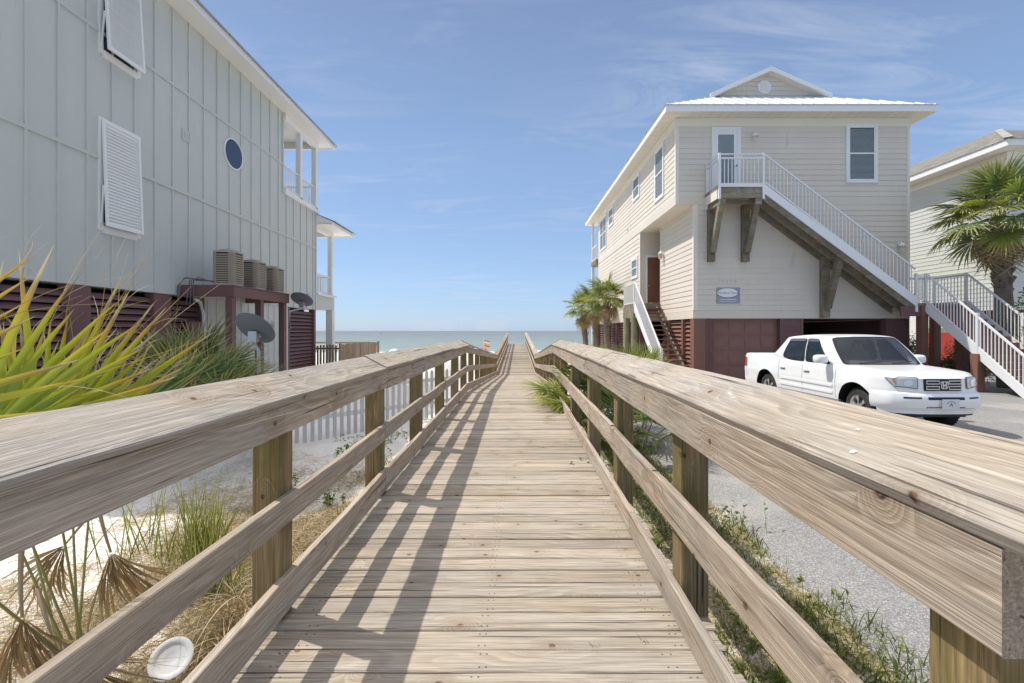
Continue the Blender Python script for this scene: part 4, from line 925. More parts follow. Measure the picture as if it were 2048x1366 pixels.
# ================================================================== FAR RIGHT HOUSE
fh = empty('beach_house', (26, 26, -.4), 'pale sage house with grey shingle hip roof at the right edge behind the palm', 'house')
X3, Y3 = 21.3, 19.6
m = MB(); m.box(X3, 32, Y3, 36, 2.4, 8.872); m.build('wall', M['sage'], fh)
S3 = ((X3, 0, 0), (0, 1, 0), (-1, 0, 0)); F3 = ((0, Y3, 0), (1, 0, 0), (0, -1, 0))
siding(fh, S3, Y3+.1, 36, 2.4, 8.87, .2, M['sage']); siding(fh, F3, X3+.1, 31.9, 2.4, 8.87, .2, M['sage'])
MB().fbox(*S3, Y3-.04, 36, 8.87, 9.19, .002, .05).build('frieze', M['cream_trim'], fh); MB().fbox(*F3, X3-.04, 32, 8.87, 9.19, .002, .05).build('frieze', M['white'], fh)
MB().fbox(*F3, X3-.03, X3+.16, 2.4, 8.87, .003, .035).build('corner_board', M['white'], fh); MB().fbox(*S3, Y3-.03, Y3+.12, 2.4, 8.87, .003, .034).build('corner_board', M['white'], fh)
MB().box(X3-.75, 32.7, Y3-.75, 36.7, 9.195, 9.23).build('soffit', M['cream_trim'], fh)
MB().box(X3-.80, X3-.75, Y3-.80, 36.7, 9.17, 9.43).build('fascia', M['white'], fh); MB().box(X3-.75, 32.7, Y3-.80, Y3-.75, 9.17, 9.43).build('fascia', M['white'], fh)
t = NT('asphalt_shingle'); p = t.pos(); v = t.vor(t.mul(p, (3.2, 3.2, 7)), 1, .9); c = t.mix(t.sep(v['Color'])[0], (.30,.285,.255), (.46,.44,.39)); c = t.mix(t.mr(t.noise(p, 60, 2, .6), .3, .7, 0, .5), c, (.28,.27,.25)); M['shingle'] = t.done(c, .95, .1)
ex0, ex1, ey0_, ey1_ = X3-.85, 32.8, Y3-.85, 36.8; hz_ = 9.44; k = .49; run_ = (ex1-ex0)/2
rp = [(ex0,ey0_,hz_),(ex1,ey0_,hz_),(ex1,ey1_,hz_),(ex0,ey1_,hz_),((ex0+ex1)/2,ey0_+run_,hz_+run_*k),((ex0+ex1)/2,ey1_-run_,hz_+run_*k)]
m = MB(); m.add(rp, [(0,1,4),(1,2,5,4),(2,3,5),(3,0,4,5),(0,3,2,1)]); rf3 = m.build('roof', M['shingle'], fh)
for i in range(1, 26):   # shingle courses, each a step on the slope
    f0 = i/26; xa = ex0+run_*f0; z_ = hz_+run_*k*f0
    MB().bar((xa, ey0_+run_*f0, z_+.012), (xa, ey1_-run_*f0, z_+.012), .10, .022, (-k, 0, 1)).build('shingle_course', M['shingle'], rf3)
    MB().bar((ex0+run_*f0, ey0_+run_*f0, z_+.012), (ex1-run_*f0, ey0_+run_*f0, z_+.012), .10, .022, (0, -k, 1)).build('shingle_course', M['shingle'], rf3)
MB().bar((ex0, ey0_, hz_+.03), ((ex0+ex1)/2, ey0_+run_, hz_+run_*k+.03), .28, .03).build('hip_cap', M['shingle'], rf3)
MB().box(X3+.12, 31.8, Y3+.15, 36, G0-.3, 2.4).build('base_wall', M['brown'], fh)
MB().fbox((X3+.12,0,0), (0,1,0), (-1,0,0), 22.0, 24.0, G0, 1.36, .002, .05).build('red_panel', M['red'], fh); MB().fbox((X3+.12,0,0), (0,1,0), (-1,0,0), 22.0, 24.0, 1.37, 1.60, .002, .06).build('trim_board', M['fence'], fh)
MB().fbox((X3+.12,0,0), (0,1,0), (-1,0,0), 22.0, 24.0, 1.61, 2.38, .002, .05).build('panel', M['sage'], fh)
MB().fbox((X3+.12,0,0), (0,1,0), (-1,0,0), 24.05, 24.9, G0, 2.38, .002, .08).build('corner_board', M['white'], fh)
for i in range(10): MB().box(X3-.02, X3+.12, Y3+.15+.5*i, Y3+.25+.5*i, G0, 2.38).build('base_post', M['brown_w'], fh) if i < 4 else None

# ================================================================== PICKUP TRUCK
TX, TY, TZ = 7.83, 8.08, -.405
M['carwhite'] = None
t = NT('white_car_paint'); p = t.obj(); c = t.mix(t.mr(t.noise(p, 5, 4, .6), .4, .75, 0, .10), (.80,.80,.79), (.66,.64,.60)); M['carwhite'] = t.done(c, .28, .5); t.b.inputs['Coat Weight'].default_value = .5; t.b.inputs['Coat Roughness'].default_value = .05
t = NT('tyre_rubber'); p = t.obj(); c = t.mix(t.noise(p, 14, 4, .6), (.018,.018,.018), (.06,.055,.05)); M['tyre'] = t.done(c, .8, .3)
M['chrome'] = plain('bright_wheel_metal', (.68,.68,.69), .22, .5, .9); M['trimgrey'] = plain('grey_lower_trim', (.24,.235,.22), .6)
M['carglass'] = glassmat('truck_side_glass', (.010,.011,.013), .45, .06); M['windshield'] = glassmat('truck_windshield', (.025,.032,.045), .55, .05)
M['lampglass'] = plain('headlamp_glass', (.52,.54,.55), .12, .7, .25); M['amber'] = plain('amber_lens', (.55,.20,.05), .2, .6); M['blackp'] = plain('black_plastic', (.015,.015,.017), .45, .4)
M['seam'] = plain('dark_panel_gap', (.16,.16,.16), .8); M['visor'] = plain('smoked_visor', (.10,.10,.11), .25, .5)
tr = empty('pickup_truck', (TX, TY+2.6, TZ), 'white four-door pickup truck parked on the drive facing the camera', 'pickup truck')
LEN = 5.22
def interp(tab, x): return float(np.interp(x, [a for a, _ in tab], [b for _, b in tab]))
ZTOP = [(0,1.075),(.16,1.105),(.22,1.125),(.6,1.155),(1.2,1.195),(1.6,1.20),(2.6,1.20),(3.4,1.225),(3.70,1.335),(3.80,1.345),(5.10,1.285),(5.22,1.27)]
ZBOT = [(0,.40),(.5,.40),(1.4,.40),(3.6,.40),(4.4,.44),(5.22,.47)]
def half_w(L, z):
    w = .965 - .035*max(0, (z-.82)/.4)**2 - .05*max(0, (.62-z)/.3)**2
    w += .012*math.exp(-((z-.80)/.06)**2)
    for wc in (.95, 4.05): w += .032*math.exp(-((L-wc)/.42)**4)*math.exp(-((z-.75)/.35)**4)
    w -= .15*max(0, 1-(L-.1)/.55)**2 + .02*max(0, (L-5.05)/.17)**2
    return w
def front_l(b, z):
    """how far the nose sits back at lateral share b and height z"""
    r = .03*(z-.7) + .05*max(0, min(1, (z-1.04)/.05))
    return .17*abs(b)**3.6 + max(-.01, r)
def body_pt(a, b, c):
    L = .10+a*(LEN-.10); zt = interp(ZTOP, L) - .025*abs(b)**12; zb = interp(ZBOT, L)
    z = zb + (zt-zb)*c; w = half_w(L, z)
    if c > .93: w -= .016*((c-.93)/.07)**2
    s = b*w; fl = front_l(b, z)*max(0, 1-(L-.10)/.9)**2; rl = -.03*abs(b)**4*max(0, 1-(LEN-L)/.6)**2
    return Vector((TX+s, TY+L+fl+rl, TZ+z))
def grid_solid(fn, na, nb, nc, name, mat, parent, skip=None):
    idx = {}; V = []; F = []
    def vid(i, j, k):
        if (i,j,k) not in idx: idx[(i,j,k)] = len(V); V.append(fn(i/na, -1+2*j/nb, k/nc))
        return idx[(i,j,k)]
    for i in range(na):
        for j in range(nb):
            F.append((vid(i,j,0), vid(i,j+1,0), vid(i+1,j+1,0), vid(i+1,j,0))[::-1]); F.append((vid(i,j,nc), vid(i,j+1,nc), vid(i+1,j+1,nc), vid(i+1,j,nc)))
    for i in range(na):
        for k in range(nc):
            if skip and skip('side', (i, i+1), (k, k+1)): continue
            F.append((vid(i,0,k), vid(i+1,0,k), vid(i+1,0,k+1), vid(i,0,k+1))[::-1]); F.append((vid(i,nb,k), vid(i+1,nb,k), vid(i+1,nb,k+1), vid(i,nb,k+1)))
    for j in range(nb):
        for k in range(nc):
            if not (skip and skip('front', (j, j+1), (k, k+1))): F.append((vid(0,j,k), vid(0,j+1,k), vid(0,j+1,k+1), vid(0,j,k+1)))
            F.append((vid(na,j,k), vid(na,j+1,k), vid(na,j+1,k+1), vid(na,j,k+1))[::-1])
    me = bpy.data.meshes.new(name); me.from_pydata([tuple(v) for v in V], [], F); me.materials.append(mat); me.update()
    bm = bmesh.new(); bm.from_mesh(me); bmesh.ops.recalc_face_normals(bm, faces=bm.faces); bm.to_mesh(me); bm.free()
    o = bpy.data.objects.new(name, me); COL.objects.link(o)
    if parent: attach(o, parent)
    return o
def boolean(o, cutters, sharp=38):
    for c in cutters:
        md = o.modifiers.new('cut', 'BOOLEAN'); md.operation = 'DIFFERENCE'; md.solver = 'EXACT'; md.object = c
    dg = bpy.context.evaluated_depsgraph_get(); me = bpy.data.meshes.new_from_object(o.evaluated_get(dg))
    o.modifiers.clear(); o.data = me
    for c in cutters: bpy.data.objects.remove(c)
    shade(me, sharp); return o
body = grid_solid(body_pt, 64, 14, 12, 'body', M['carwhite'], tr)
body.data.materials.append(M['blackp'])
cut = []
WY = (TY+.97, TY+4.07)
for wy in WY:
    for s in (-1, 1):
        m = MB(); m.lathe([(.001,-.30),(.478,-.30),(.478,.30),(.001,.30)], (TX+s*.90, wy, TZ+.405), (1,0,0), 36); c_ = m.build('cutter', M['blackp']); cut.append(c_)
m = MB(); m.box(TX-.74, TX+.74, TY+3.75, TY+5.08, TZ+.85, TZ+1.7); cut.append(m.build('cutter', M['carwhite']))
bpy.context.view_layer.update(); boolean(body, cut)
def body_z(z, L):
    zb = interp(ZBOT, L); zt = interp(ZTOP, L); return (z-zb)/(zt-zb)
def side_pt(L, z, s, off=.004):
    p = body_pt((L-.10)/(LEN-.10), s, max(0, min(1, body_z(z, L)))); p.x += s*off; return p
def front_pt(b, z, off=.006):
    p = body_pt(0, b, max(0, min(1, body_z(z, 0)))); p.y -= off; return p
# cab
CB = [(0, 1.18), (1, 4.42)]; CT = [(0, 2.02), (1, 3.42)]
def cab_pt(a, b, c):
    e = c*c*.12+c*.88
    lb = 1.28+2.57*a; lt = 1.85+1.55*a; L = lb+(lt-lb)*c
    if a > .6: L -= .07*math.sin(math.pi*c)*((a-.6)*2.5)**3
    zt = 1.785 - .035*(2*abs(a-.45))**2 ; zb = 1.165 + (.12*max(0, a-.7)/.3)
    z = zb+(zt-zb)*c + .035*c*(1-b**4)
    wb = .925 - .015*(1-a); wt = .775 - .02*abs(a-.4); w = wb+(wt-wb)*c + .035*math.sin(math.pi*c)
    if c > .92: w -= .03*((c-.92)/.08)**2
    s = b*w; L += .13*b*b*(1-a)**3 - .05*b*b*a**4*(1-c)
    return Vector((TX+s, TY+L, TZ+z))
def rquad(pts, r=.18, k=5, sub=4):
    """four corners -> outline with rounded corners"""
    P4 = [Vector((*p, 0)) for p in pts]; out = []
    for i in range(4):
        a, b, c_ = P4[i-1], P4[i], P4[(i+1) % 4]; p0 = b.lerp(a, r); p1 = b.lerp(c_, r)
        for q in range(k): tt = q/(k-1); out.append(p0.lerp(b, tt).lerp(b.lerp(p1, tt), tt))
        nx_ = c_.lerp(b, r)
        for q in range(1, sub): out.append(p1.lerp(nx_, q/sub))
    return [(p.x, p.y) for p in out]
def patch(fn, outline, name, mat, parent, ring=None):
    """thin panel lying on a curved body surface, or only its border when ring is given"""
    n = len(outline); cx = sum(p[0] for p in outline)/n; cy = sum(p[1] for p in outline)/n; V = []; F = []
    rings = (1, .8, .6, .4, .2) if ring is None else (1, (1+ring)/2, ring)
    for f in rings: V += [fn(cx+(p[0]-cx)*f, cy+(p[1]-cy)*f) for p in outline]
    for r in range(len(rings)-1):
        for i in range(n): j = (i+1) % n; F.append((r*n+i, r*n+j, r*n+n+j, r*n+n+i))
    if ring is None:
        V.append(fn(cx, cy)); b = (len(rings)-1)*n
        for i in range(n): F.append((b+i, b+(i+1) % n, len(V)-1))
    m = MB(); m.add(V, F); return m.build(name, mat, parent, True, 60)
SIDEW = [rquad(q, .14) for q in ([(.135,.045),(.475,.045),(.455,.87),(.23,.87)], [(.510,.045),(.835,.07),(.875,.83),(.497,.87)])]
FRONTW = rquad([(-.91,.055),(.91,.055),(.91,.945),(-.91,.945)], .07)
def inside(p, poly):
    r_ = False
    for (x0, y0), (x1, y1) in zip(poly, poly[1:]+poly[:1]):
        if (y0 > p[1]) != (y1 > p[1]) and p[0] < (x1-x0)*(p[1]-y0)/(y1-y0)+x0: r_ = not r_
    return r_
NA, NB, NC = 96, 32, 28
def cab_skip(face, ii, kk):
    if face == 'side': return any(all(inside((i/NA, k/NC), w_) for i in ii for k in kk) for w_ in SIDEW)
    return all(inside((-1+2*i/NB, k/NC), FRONTW) for i in ii for k in kk)
cab = grid_solid(cab_pt, NA, NB, NC, 'cab', M['carwhite'], tr, cab_skip); shade(cab.data, 40)
def cab_side(s, off): return lambda a, c: cab_pt(a, s, c) + Vector((s*off, 0, off*.3))
def cab_front(off): return lambda b, c: cab_pt(0, b, c) + Vector((0, -off*.8, off))
def grow(o, f): cx = sum(p[0] for p in o)/len(o); cy = sum(p[1] for p in o)/len(o); return [(cx+(p[0]-cx)*f, cy+(p[1]-cy)*f) for p in o]
for s in (-1, 1):
    for w_ in SIDEW:
        sl_ = patch(cab_side(s, .006), grow(w_, 1.07), 'window_seal', M['blackp'], tr, .78)
        patch(cab_side(s, .003), w_, 'side_window', M['carglass'], tr)
        a1 = max(p[0] for p in w_ if p[1] > .7); a0 = min(p[0] for p in w_ if p[1] > .7)
        patch(cab_side(s, .020), rquad([(a0-.010,.78),(a1+.008,.78),(a1+.002,.89),(a0+.006,.89)], .2), 'rain_visor', M['visor'], tr)
patch(cab_front(.006), grow(FRONTW, 1.035), 'windshield_seal', M['blackp'], tr, .93); patch(cab_front(.003), FRONTW, 'windshield', M['windshield'], tr)
def seat(s, L, w_):
    m = MB(); x, y = TX+s, TY+L
    m.prism([(x-w_, y-.06, TZ+1.0), (x+w_, y-.06, TZ+1.0), (x+w_*.9, y+.08, TZ+1.42), (x-w_*.9, y+.08, TZ+1.42)], (0, .13, 0)); st = m.build('seat', M['seatcloth'], tr)
    m = MB(); m.prism([(x-.13, y+.09, TZ+1.44), (x+.13, y+.09, TZ+1.44), (x+.10, y+.12, TZ+1.63), (x-.10, y+.12, TZ+1.63)], (0, .09, 0)); m.build('headrest', M['seatcloth'], st)
M['seatcloth'] = plain('grey_seat_cloth', (.16,.155,.145), .9)
for s in (-.37, .37): seat(s, 2.42, .25); seat(s, 3.25, .28)
m = MB(); m.prism([(TX-.80, TY+1.42, TZ+1.15), (TX+.80, TY+1.42, TZ+1.15), (TX+.80, TY+1.80, TZ+1.27), (TX-.80, TY+1.80, TZ+1.27)], (0, .03, -.10)); m.build('dashboard', plain('dashboard_grey', (.20,.20,.19), .7), tr)
m = MB(); an_ = [2*math.pi*k/24 for k in range(25)]; m.tube([(TX+.37+.18*math.cos(q), TY+1.95-.05*math.sin(q), TZ+1.28+.17*math.sin(q)) for q in an_], .015, 6, False); m.build('steering_wheel', M['blackp'], tr, True)
m = MB(); m.box(TX-.10, TX+.10, TY+1.98, TY+2.0, TZ+1.60, TZ+1.66); m.build('rear_view_mirror', M['blackp'], tr)
for b0, b1 in ((-.62, -.08), (.12, .68)):
    m = MB(); m.bar(cab_pt(0, b0, .07)+Vector((0,-.02,.015)), cab_pt(0, b1, .12)+Vector((0,-.02,.02)), .014, .014); m.build('wiper', M['blackp'], tr)
# door lines, handles, mouldings
for s in (-1, 1):
    for Ln, z0, z1 in ((1.52,.50,1.18),(2.60,.50,1.18),(3.52,.70,1.20)):
        zz = np.linspace(z0, z1, 9); m = MB()
        for za, zb in zip(zz, zz[1:]):
            o1 = .012*math.sin((za-z0)*3); a = side_pt(Ln-.005, za, s, .0025); b = side_pt(Ln+.005, za, s, .0025); c = side_pt(Ln+.005, zb, s, .0025); d = side_pt(Ln-.005, zb, s, .0025); m.add([a,b,c,d], [(0,1,2,3)])
        m.build('door_gap', M['seam'], tr)
    for z0 in (.60, .75):
        m = MB(); Ls = np.linspace(1.60, 3.44, 12)
        for la, lb in zip(Ls, Ls[1:]): m.bar(side_pt(la, z0, s, .004), side_pt(lb, z0, s, .004), .022, .05)
        m.build('side_moulding', M['carwhite'], tr)
    for Ln in (2.45, 3.36):
        m = MB(); m.bar(side_pt(Ln-.10, 1.01, s, .028), side_pt(Ln+.10, 1.015, s, .028), .02, .028); h_ = m.build('door_handle', M['carwhite'], tr); patch(lambda L, z: side_pt(L, z, s, .003), rquad([(Ln-.10,.968),(Ln+.06,.968),(Ln+.06,1.005),(Ln-.10,1.005)], .3), 'handle_recess', M['seam'], h_)
    m = MB(); Ls = np.linspace(1.42, 3.60, 14)
    for la, lb in zip(Ls, Ls[1:]): m.bar(side_pt(la, .425, s, -.005), side_pt(lb, .425, s, -.005), .05, .085)
    m.build('sill', M['trimgrey'], tr)
    # mirror
    c = cab_pt(.135, s, .14)+Vector((s*.20, -.02, .04)); m = MB(); V8 = []
    for yy, sc_ in ((-.09,.55),(-.06,.9),(0,1),(.07,.97),(.10,.9)):
        for k in range(16): an = 2*math.pi*k/16; ca, sa = math.cos(an), math.sin(an); V8.append(c+Vector((.135*sc_*math.copysign(abs(ca)**.55, ca), yy, .095*sc_*math.copysign(abs(sa)**.55, sa))))
    F_ = [(i*16+k, i*16+(k+1) % 16, (i+1)*16+(k+1) % 16, (i+1)*16+k) for i in range(4) for k in range(16)] + [tuple(range(16))[::-1], tuple(64+k for k in range(16))]
    m.add(V8, F_); mi = m.build('mirror', M['carwhite'], tr, True, 45); m = MB(); m.bar(c+Vector((-s*.10,.02,-.05)), c+Vector((-s*.23,.06,-.08)), .05, .06); m.build('mirror_arm', M['blackp'], mi)
    # headlamp wrapping the corner
    def nose(u, z):
        # u: share across the nose; beyond 1 runs back along the fender
        return front_pt(s*min(u, 1), z, .010) + Vector((s*.006, 0, 0)) if u <= 1 else side_pt((u-1)*1.0+.012, z, s, .010)
    q = rquad([(.555,.835),(1.02,.885),(1.24,1.065),(.555,1.045)], .08); hl = patch(nose, [(a, b) for a, b in q], 'headlamp_surround', M['seam'], tr)
    def nose2(u, z): v = nose(u, z); return v+Vector((s*.004, -.006, 0))
    hl2 = patch(nose2, rquad([(.575,.85),(1.01,.897),(1.20,1.052),(.575,1.032)], .08), 'headlamp', M['lampglass'], tr)
    def nose3(u, z): v = nose2(u, z); return v+Vector((s*.004, -.004, 0))
    an_ = [(1.0+.045*math.cos(k*.524), .985+.028*math.sin(k*.524)) for k in range(12)]; patch(nose3, an_, 'turn_signal', M['amber'], hl2)
    patch(nose3, [(.74+.085*math.cos(k*.524), .94+.06*math.sin(k*.524)) for k in range(12)], 'lamp_bowl', M['chrome'], hl2)
for s in (-1, 1):
    m = MB(); Ls = np.linspace(3.86, 5.16, 10)
    for la, lb_ in zip(Ls, Ls[1:]):
        pa, pb = body_pt((la-.10)/(LEN-.10), s*.90, 1), body_pt((lb_-.10)/(LEN-.10), s*.90, 1); m.bar(pa+Vector((0,0,.006)), pb+Vector((0,0,.006)), .10, .014)
    m.build('bed_rail_cap', M['blackp'], tr)
    zz = np.linspace(.62, 1.24, 7); m = MB()
    for za, zb in zip(zz, zz[1:]): m.add([side_pt(5.045, za, s, .003), side_pt(5.055, za, s, .003), side_pt(5.055, zb, s, .003), side_pt(5.045, zb, s, .003)], [(0,1,2,3)])
    m.build('tailgate_gap', M['seam'], tr)
# grille
def fr(b, z): return front_pt(b, z, .008)
def fr2(b, z): return front_pt(b, z, .020)
g = patch(fr, rquad([(-.435,.805),(.435,.805),(.45,1.015),(-.45,1.015)], .06), 'grille', M['blackp'], tr)
def frbar(b0, b1, z0, z1, name, mat, off=.022, par=None):
    m = MB(); bs = np.linspace(b0, b1, 7)
    for x, y_ in zip(bs, bs[1:]):
        pa, pb = front_pt(x, (z0+z1)/2, off), front_pt(y_, (z0+z1)/2, off); m.bar(pa, pb, .02, z1-z0)
    return m.build(name, mat, par or tr)
for s in (-1, 1):
    a, b = sorted((s*.115, s*.40))
    for zc in (.957, .862):
        for zz in (zc+.025, zc-.025): frbar(a, b, zz-.008, zz+.008, 'grille_bar', M['chrome'], .024, g)
        frbar(s*.40-.006, s*.40+.006, zc-.033, zc+.033, 'grille_bar', M['chrome'], .024, g); frbar(s*.115-.006, s*.115+.006, zc-.033, zc+.033, 'grille_bar', M['chrome'], .024, g)
# emblem: an upright letter-like H in a rounded frame
C0 = front_pt(0, .91, .028); em = MB(); H_ = []
def fx(x, z): return (C0.x+x, C0.y, C0.z+z)
rp_ = rquad([(-.062,-.068),(.062,-.068),(.082,.068),(-.082,.068)], .25); o_ = [fx(*q) for q in rp_]; i_ = [fx(q[0]*.80, q[1]*.80) for q in rp_]; nn_ = len(o_)
V = o_+i_+[(x, y-.012, z) for x, y, z in o_]+[(x, y-.012, z) for x, y, z in i_]
F_ = []
for k in range(nn_): j = (k+1) % nn_; F_ += [(2*nn_+k, 2*nn_+j, 3*nn_+j, 3*nn_+k), (k, j, 2*nn_+j, 2*nn_+k), (nn_+j, nn_+k, 3*nn_+k, 3*nn_+j)]
em.add(V, F_)
for s in (-1, 1): em.prism([fx(s*.030,-.054), fx(s*.012,-.054), fx(s*.020,.054), fx(s*.048,.054)][::s], (0,-.014,0))
em.prism([fx(-.02,-.014), fx(.02,-.014), fx(.024,.012), fx(-.024,.012)], (0,-.013,0))
em.build('emblem', M['chrome'], g)
# bumper: profile swept round the nose
prof = [(0.0,.475),(-.055,.515),(-.075,.58),(-.080,.645),(-.072,.710),(-.045,.765),(.0,.79),(.06,.79)]
bs = np.concatenate([np.linspace(-1.0, -.86, 5), np.linspace(-.8, .8, 17), np.linspace(.86, 1.0, 5)]); V = []; F_ = []
ext = [(-1, .42), (-1, .22)]; cols = [(-1, .46), (-1, .26), (-1, .10)] + [(b, 0) for b in bs] + [(1, .10), (1, .26), (1, .46)]
for b, back in cols:
    for o, z in prof:
        p = body_pt(max(0, back)/LEN, b, max(0, body_z(max(z, .41), back))); p.z = TZ+z
        if back == 0: f_ = abs(b)**8; d = Vector((b*f_*.9, -(1-f_*.6), 0)); p += d*(-o)
        else: p += Vector((b, 0, 0))*(-o*.9*(1-back/.6))
        V.append(p)
k = len(prof)
for i in range(len(cols)-1):
    for j in range(k-1): F_.append((i*k+j, (i+1)*k+j, (i+1)*k+j+1, i*k+j+1))
m = MB(); m.add(V, F_); bp = m.build('bumper', M['carwhite'], tr, True, 35)
def bstrip(b0, b1, z0, z1, off, mat, name):
    m = MB(); bb = np.linspace(b0, b1, 9)
    for x, y_ in zip(bb, bb[1:]):
        P_ = []
        for b in (x, y_):
            for z in (z0, z1):
                p = body_pt(0, b, body_z(z, 0)); o = np.interp(z, [q[1] for q in prof[:-1]], [q[0] for q in prof[:-1]]); p.z = TZ+z; f_ = abs(b)**8; p += Vector((b*f_*.9, -(1-f_*.6), 0))*(-o+off); P_.append(p)
        m.add([P_[0], P_[2], P_[3], P_[1]], [(0,1,2,3)])
    return m.build(name, mat, bp)
bstrip(-.42, .42, .665, .715, .003, M['blackp'], 'air_slot'); bstrip(-.45, .45, .510, .540, .003, M['blackp'], 'air_slot')
for s in (-1, 1): bstrip(*sorted((s*.55, s*.86)), .680, .710, .003, M['blackp'], 'air_slot')
frbar(-.9, .9, .36, .47, 'lower_lip', M['blackp'], -.04)
pc = front_pt(.04, .62, .115); pl = MB().box(pc.x-.155, pc.x+.155, pc.y-.006, pc.y+.006, TZ+.515, TZ+.675).build('licence_plate', plain('plate_white', (.62,.63,.64), .4), tr)
m = MB(); 
for a in ((-.155,.16,-.155,.16),): m.box(pc.x-.163, pc.x+.163, pc.y-.001, pc.y+.010, TZ+.507, TZ+.683)
m.build('plate_frame', M['chrome'], pl); text('A', .10, (pc.x, pc.y-.008, TZ+.585), M['dish'], pl, 0, 'plate_letter')
m = MB()
for i in range(9): an = R(20+140*i/8); m.box(pc.x+.075*math.cos(an)-.006, pc.x+.075*math.cos(an)+.006, pc.y-.0085, pc.y-.0062, TZ+.585+.065*math.sin(an)-.006, TZ+.585+.065*math.sin(an)+.006)
m.build('plate_print', M['dish'], pl)
# wheels
def wheel(sx, wy, steer=0):
    c = Vector((0, 0, 0)); rt = .385; m = MB()
    prof = [(.245,-.115),(.30,-.125),(.352,-.115),(.378,-.088),(rt,-.04),(rt,.04),(.378,.088),(.352,.115),(.30,.125),(.245,.115),(.235,.06),(.235,-.06)]
    m.lathe(prof, c, (1,0,0), 40, True); ty = m.build('wheel', M['tyre'], None, True, 35)
    for k_ in range(4):
        m = MB()
        for i in range(40): an = 2*math.pi*(i+.5*(k_ % 2))/40; y_, z_ = math.cos(an)*rt, math.sin(an)*rt; m.bar((-.085+.047*k_, y_*.985, z_*.985), (-.085+.047*k_+.034, y_*1.006, z_*1.006), .022, .02, (0, y_, z_))
        m.build('tread_blocks', M['tyre'], ty, kind='stuff')
    o = .085*sx; m = MB(); m.lathe([(.246,o*1.25),(.240,o*1.3),(.222,o*1.05),(.215,o*.2)], c, (1,0,0), 36); m.lathe([(.075,o*.9),(.07,o*1.15),(.001,o*1.18)], c, (1,0,0), 20); rim = m.build('rim', M['chrome'], ty, True, 40)
    m = MB(); m.lathe([(.22,o*.15),(.001,o*.15)], c, (1,0,0), 24); m.build('brake', M['blackp'], ty)
    for k_ in range(6):
        an = 2*math.pi*k_/6+.3; y_, z_ = math.cos(an), math.sin(an); pv = Vector((0,-z_,y_)); m = MB(); V8 = []
        for r_, hw_, ox in ((.05,.030,1.1),(.14,.026,1.0),(.225,.040,1.05)):
            for sgn, dx in ((-1,0),(1,0),(1,-.3),(-1,-.3)): V8.append(Vector((o*(ox+dx), y_*r_, z_*r_)) + pv*(sgn*hw_))
        F_ = [(0,1,5,4),(4,5,9,8),(1,2,6,5),(5,6,10,9),(3,0,4,7),(7,4,8,11)]; m.add(V8, F_); m.build('spoke', M['chrome'], ty)
    ty.location = (TX+sx*.795, wy, TZ+.383); ty.rotation_euler = (0, 0, steer); ty.parent = tr; ty.matrix_parent_inverse = Matrix.Translation(tr.location).inverted(); return ty
for sx in (-1, 1): wheel(sx, WY[0], R(-6)); wheel(sx, WY[1])
m = MB(); m.box(TX-.70, TX+.70, TY+.35, TY+4.9, TZ+.30, TZ+.44); m.build('chassis', M['blackp'], tr)
for s in (-1, 1):
    for wy in WY: MB().box(TX+s*.80-.12, TX+s*.80+.12, wy+.40, wy+.42, TZ+.17, TZ+.46).build('mud_flap', M['blackp'], tr)
    patch(lambda L, z: side_pt(L, z, s, .006), rquad([(5.05,.90),(5.20,.90),(5.20,1.17),(5.09,1.17)], .15), 'tail_lamp', M['red'], tr)
tr.scale = (.955, 1, 1); tr.location.x = 7.72; tr.rotation_euler.z = R(.6)

# ================================================================== PLANTS
SABAL = [(0,(.085,.135,.045)),(.5,(.10,.15,.045)),(.8,(.19,.20,.055)),(1,(.34,.28,.12))]
M['palm'] = leafmat('palm_leaf', [(0,(.12,.18,.06)),(.55,(.17,.23,.075)),(.85,(.29,.30,.10)),(1,(.46,.39,.19))], .3)
M['palm_y'] = leafmat('young_palm_leaf', [(0,(.16,.22,.045)),(.6,(.26,.30,.06)),(1,(.46,.40,.13))], .35)
M['dead'] = leafmat('dead_palm_leaf', [(0,(.33,.21,.11)),(.5,(.46,.34,.21)),(1,(.56,.46,.33))], .15, .8, .3, .1)
M['palmetto'] = leafmat('palmetto_blade', [(0,(.18,.28,.04)),(.5,(.31,.37,.04)),(.74,(.44,.42,.05)),(.85,(.48,.33,.07)),(.93,(.38,.27,.15)),(1,(.55,.47,.36))], .42, .4, .22)
M['palmetto_g'] = leafmat('green_palmetto_blade', [(0,(.10,.17,.07)),(.55,(.15,.22,.08)),(.8,(.30,.30,.10)),(1,(.42,.33,.2))], .35, .45, .22)
M['grass'] = leafmat('dune_grass_blade', [(0,(.16,.17,.05)),(.4,(.20,.25,.06)),(1,(.40,.38,.14))], .35, .6, .35)
M['lawn'] = leafmat('lawn_blade', [(0,(.09,.11,.03)),(.5,(.13,.18,.04)),(1,(.27,.27,.09))], .3, .6, .4)
M['straw'] = leafmat('dry_straw', [(0,(.36,.27,.16)),(.5,(.50,.41,.28)),(1,(.60,.52,.39))], .15, .8, .35, .1)
M['vine'] = leafmat('vine_leaf', [(0,(.12,.19,.04)),(1,(.27,.33,.07))], .35, .5, .3)
M['hedge'] = leafmat('hedge_leaf', [(0,(.035,.065,.02)),(1,(.06,.10,.03))], .2, .5, .4)
M['cedar'] = leafmat('cedar_leaf', [(0,(.07,.12,.025)),(1,(.17,.22,.045))], .25, .6, .35)
t = NT('palm_trunk_bark'); p = t.obj(); n1 = t.noise(t.mul(p, (9, 9, 3)), 1, 5, .65); n2 = t.noise(t.mul(p, (3, 3, 26)), 1, 3, .5)
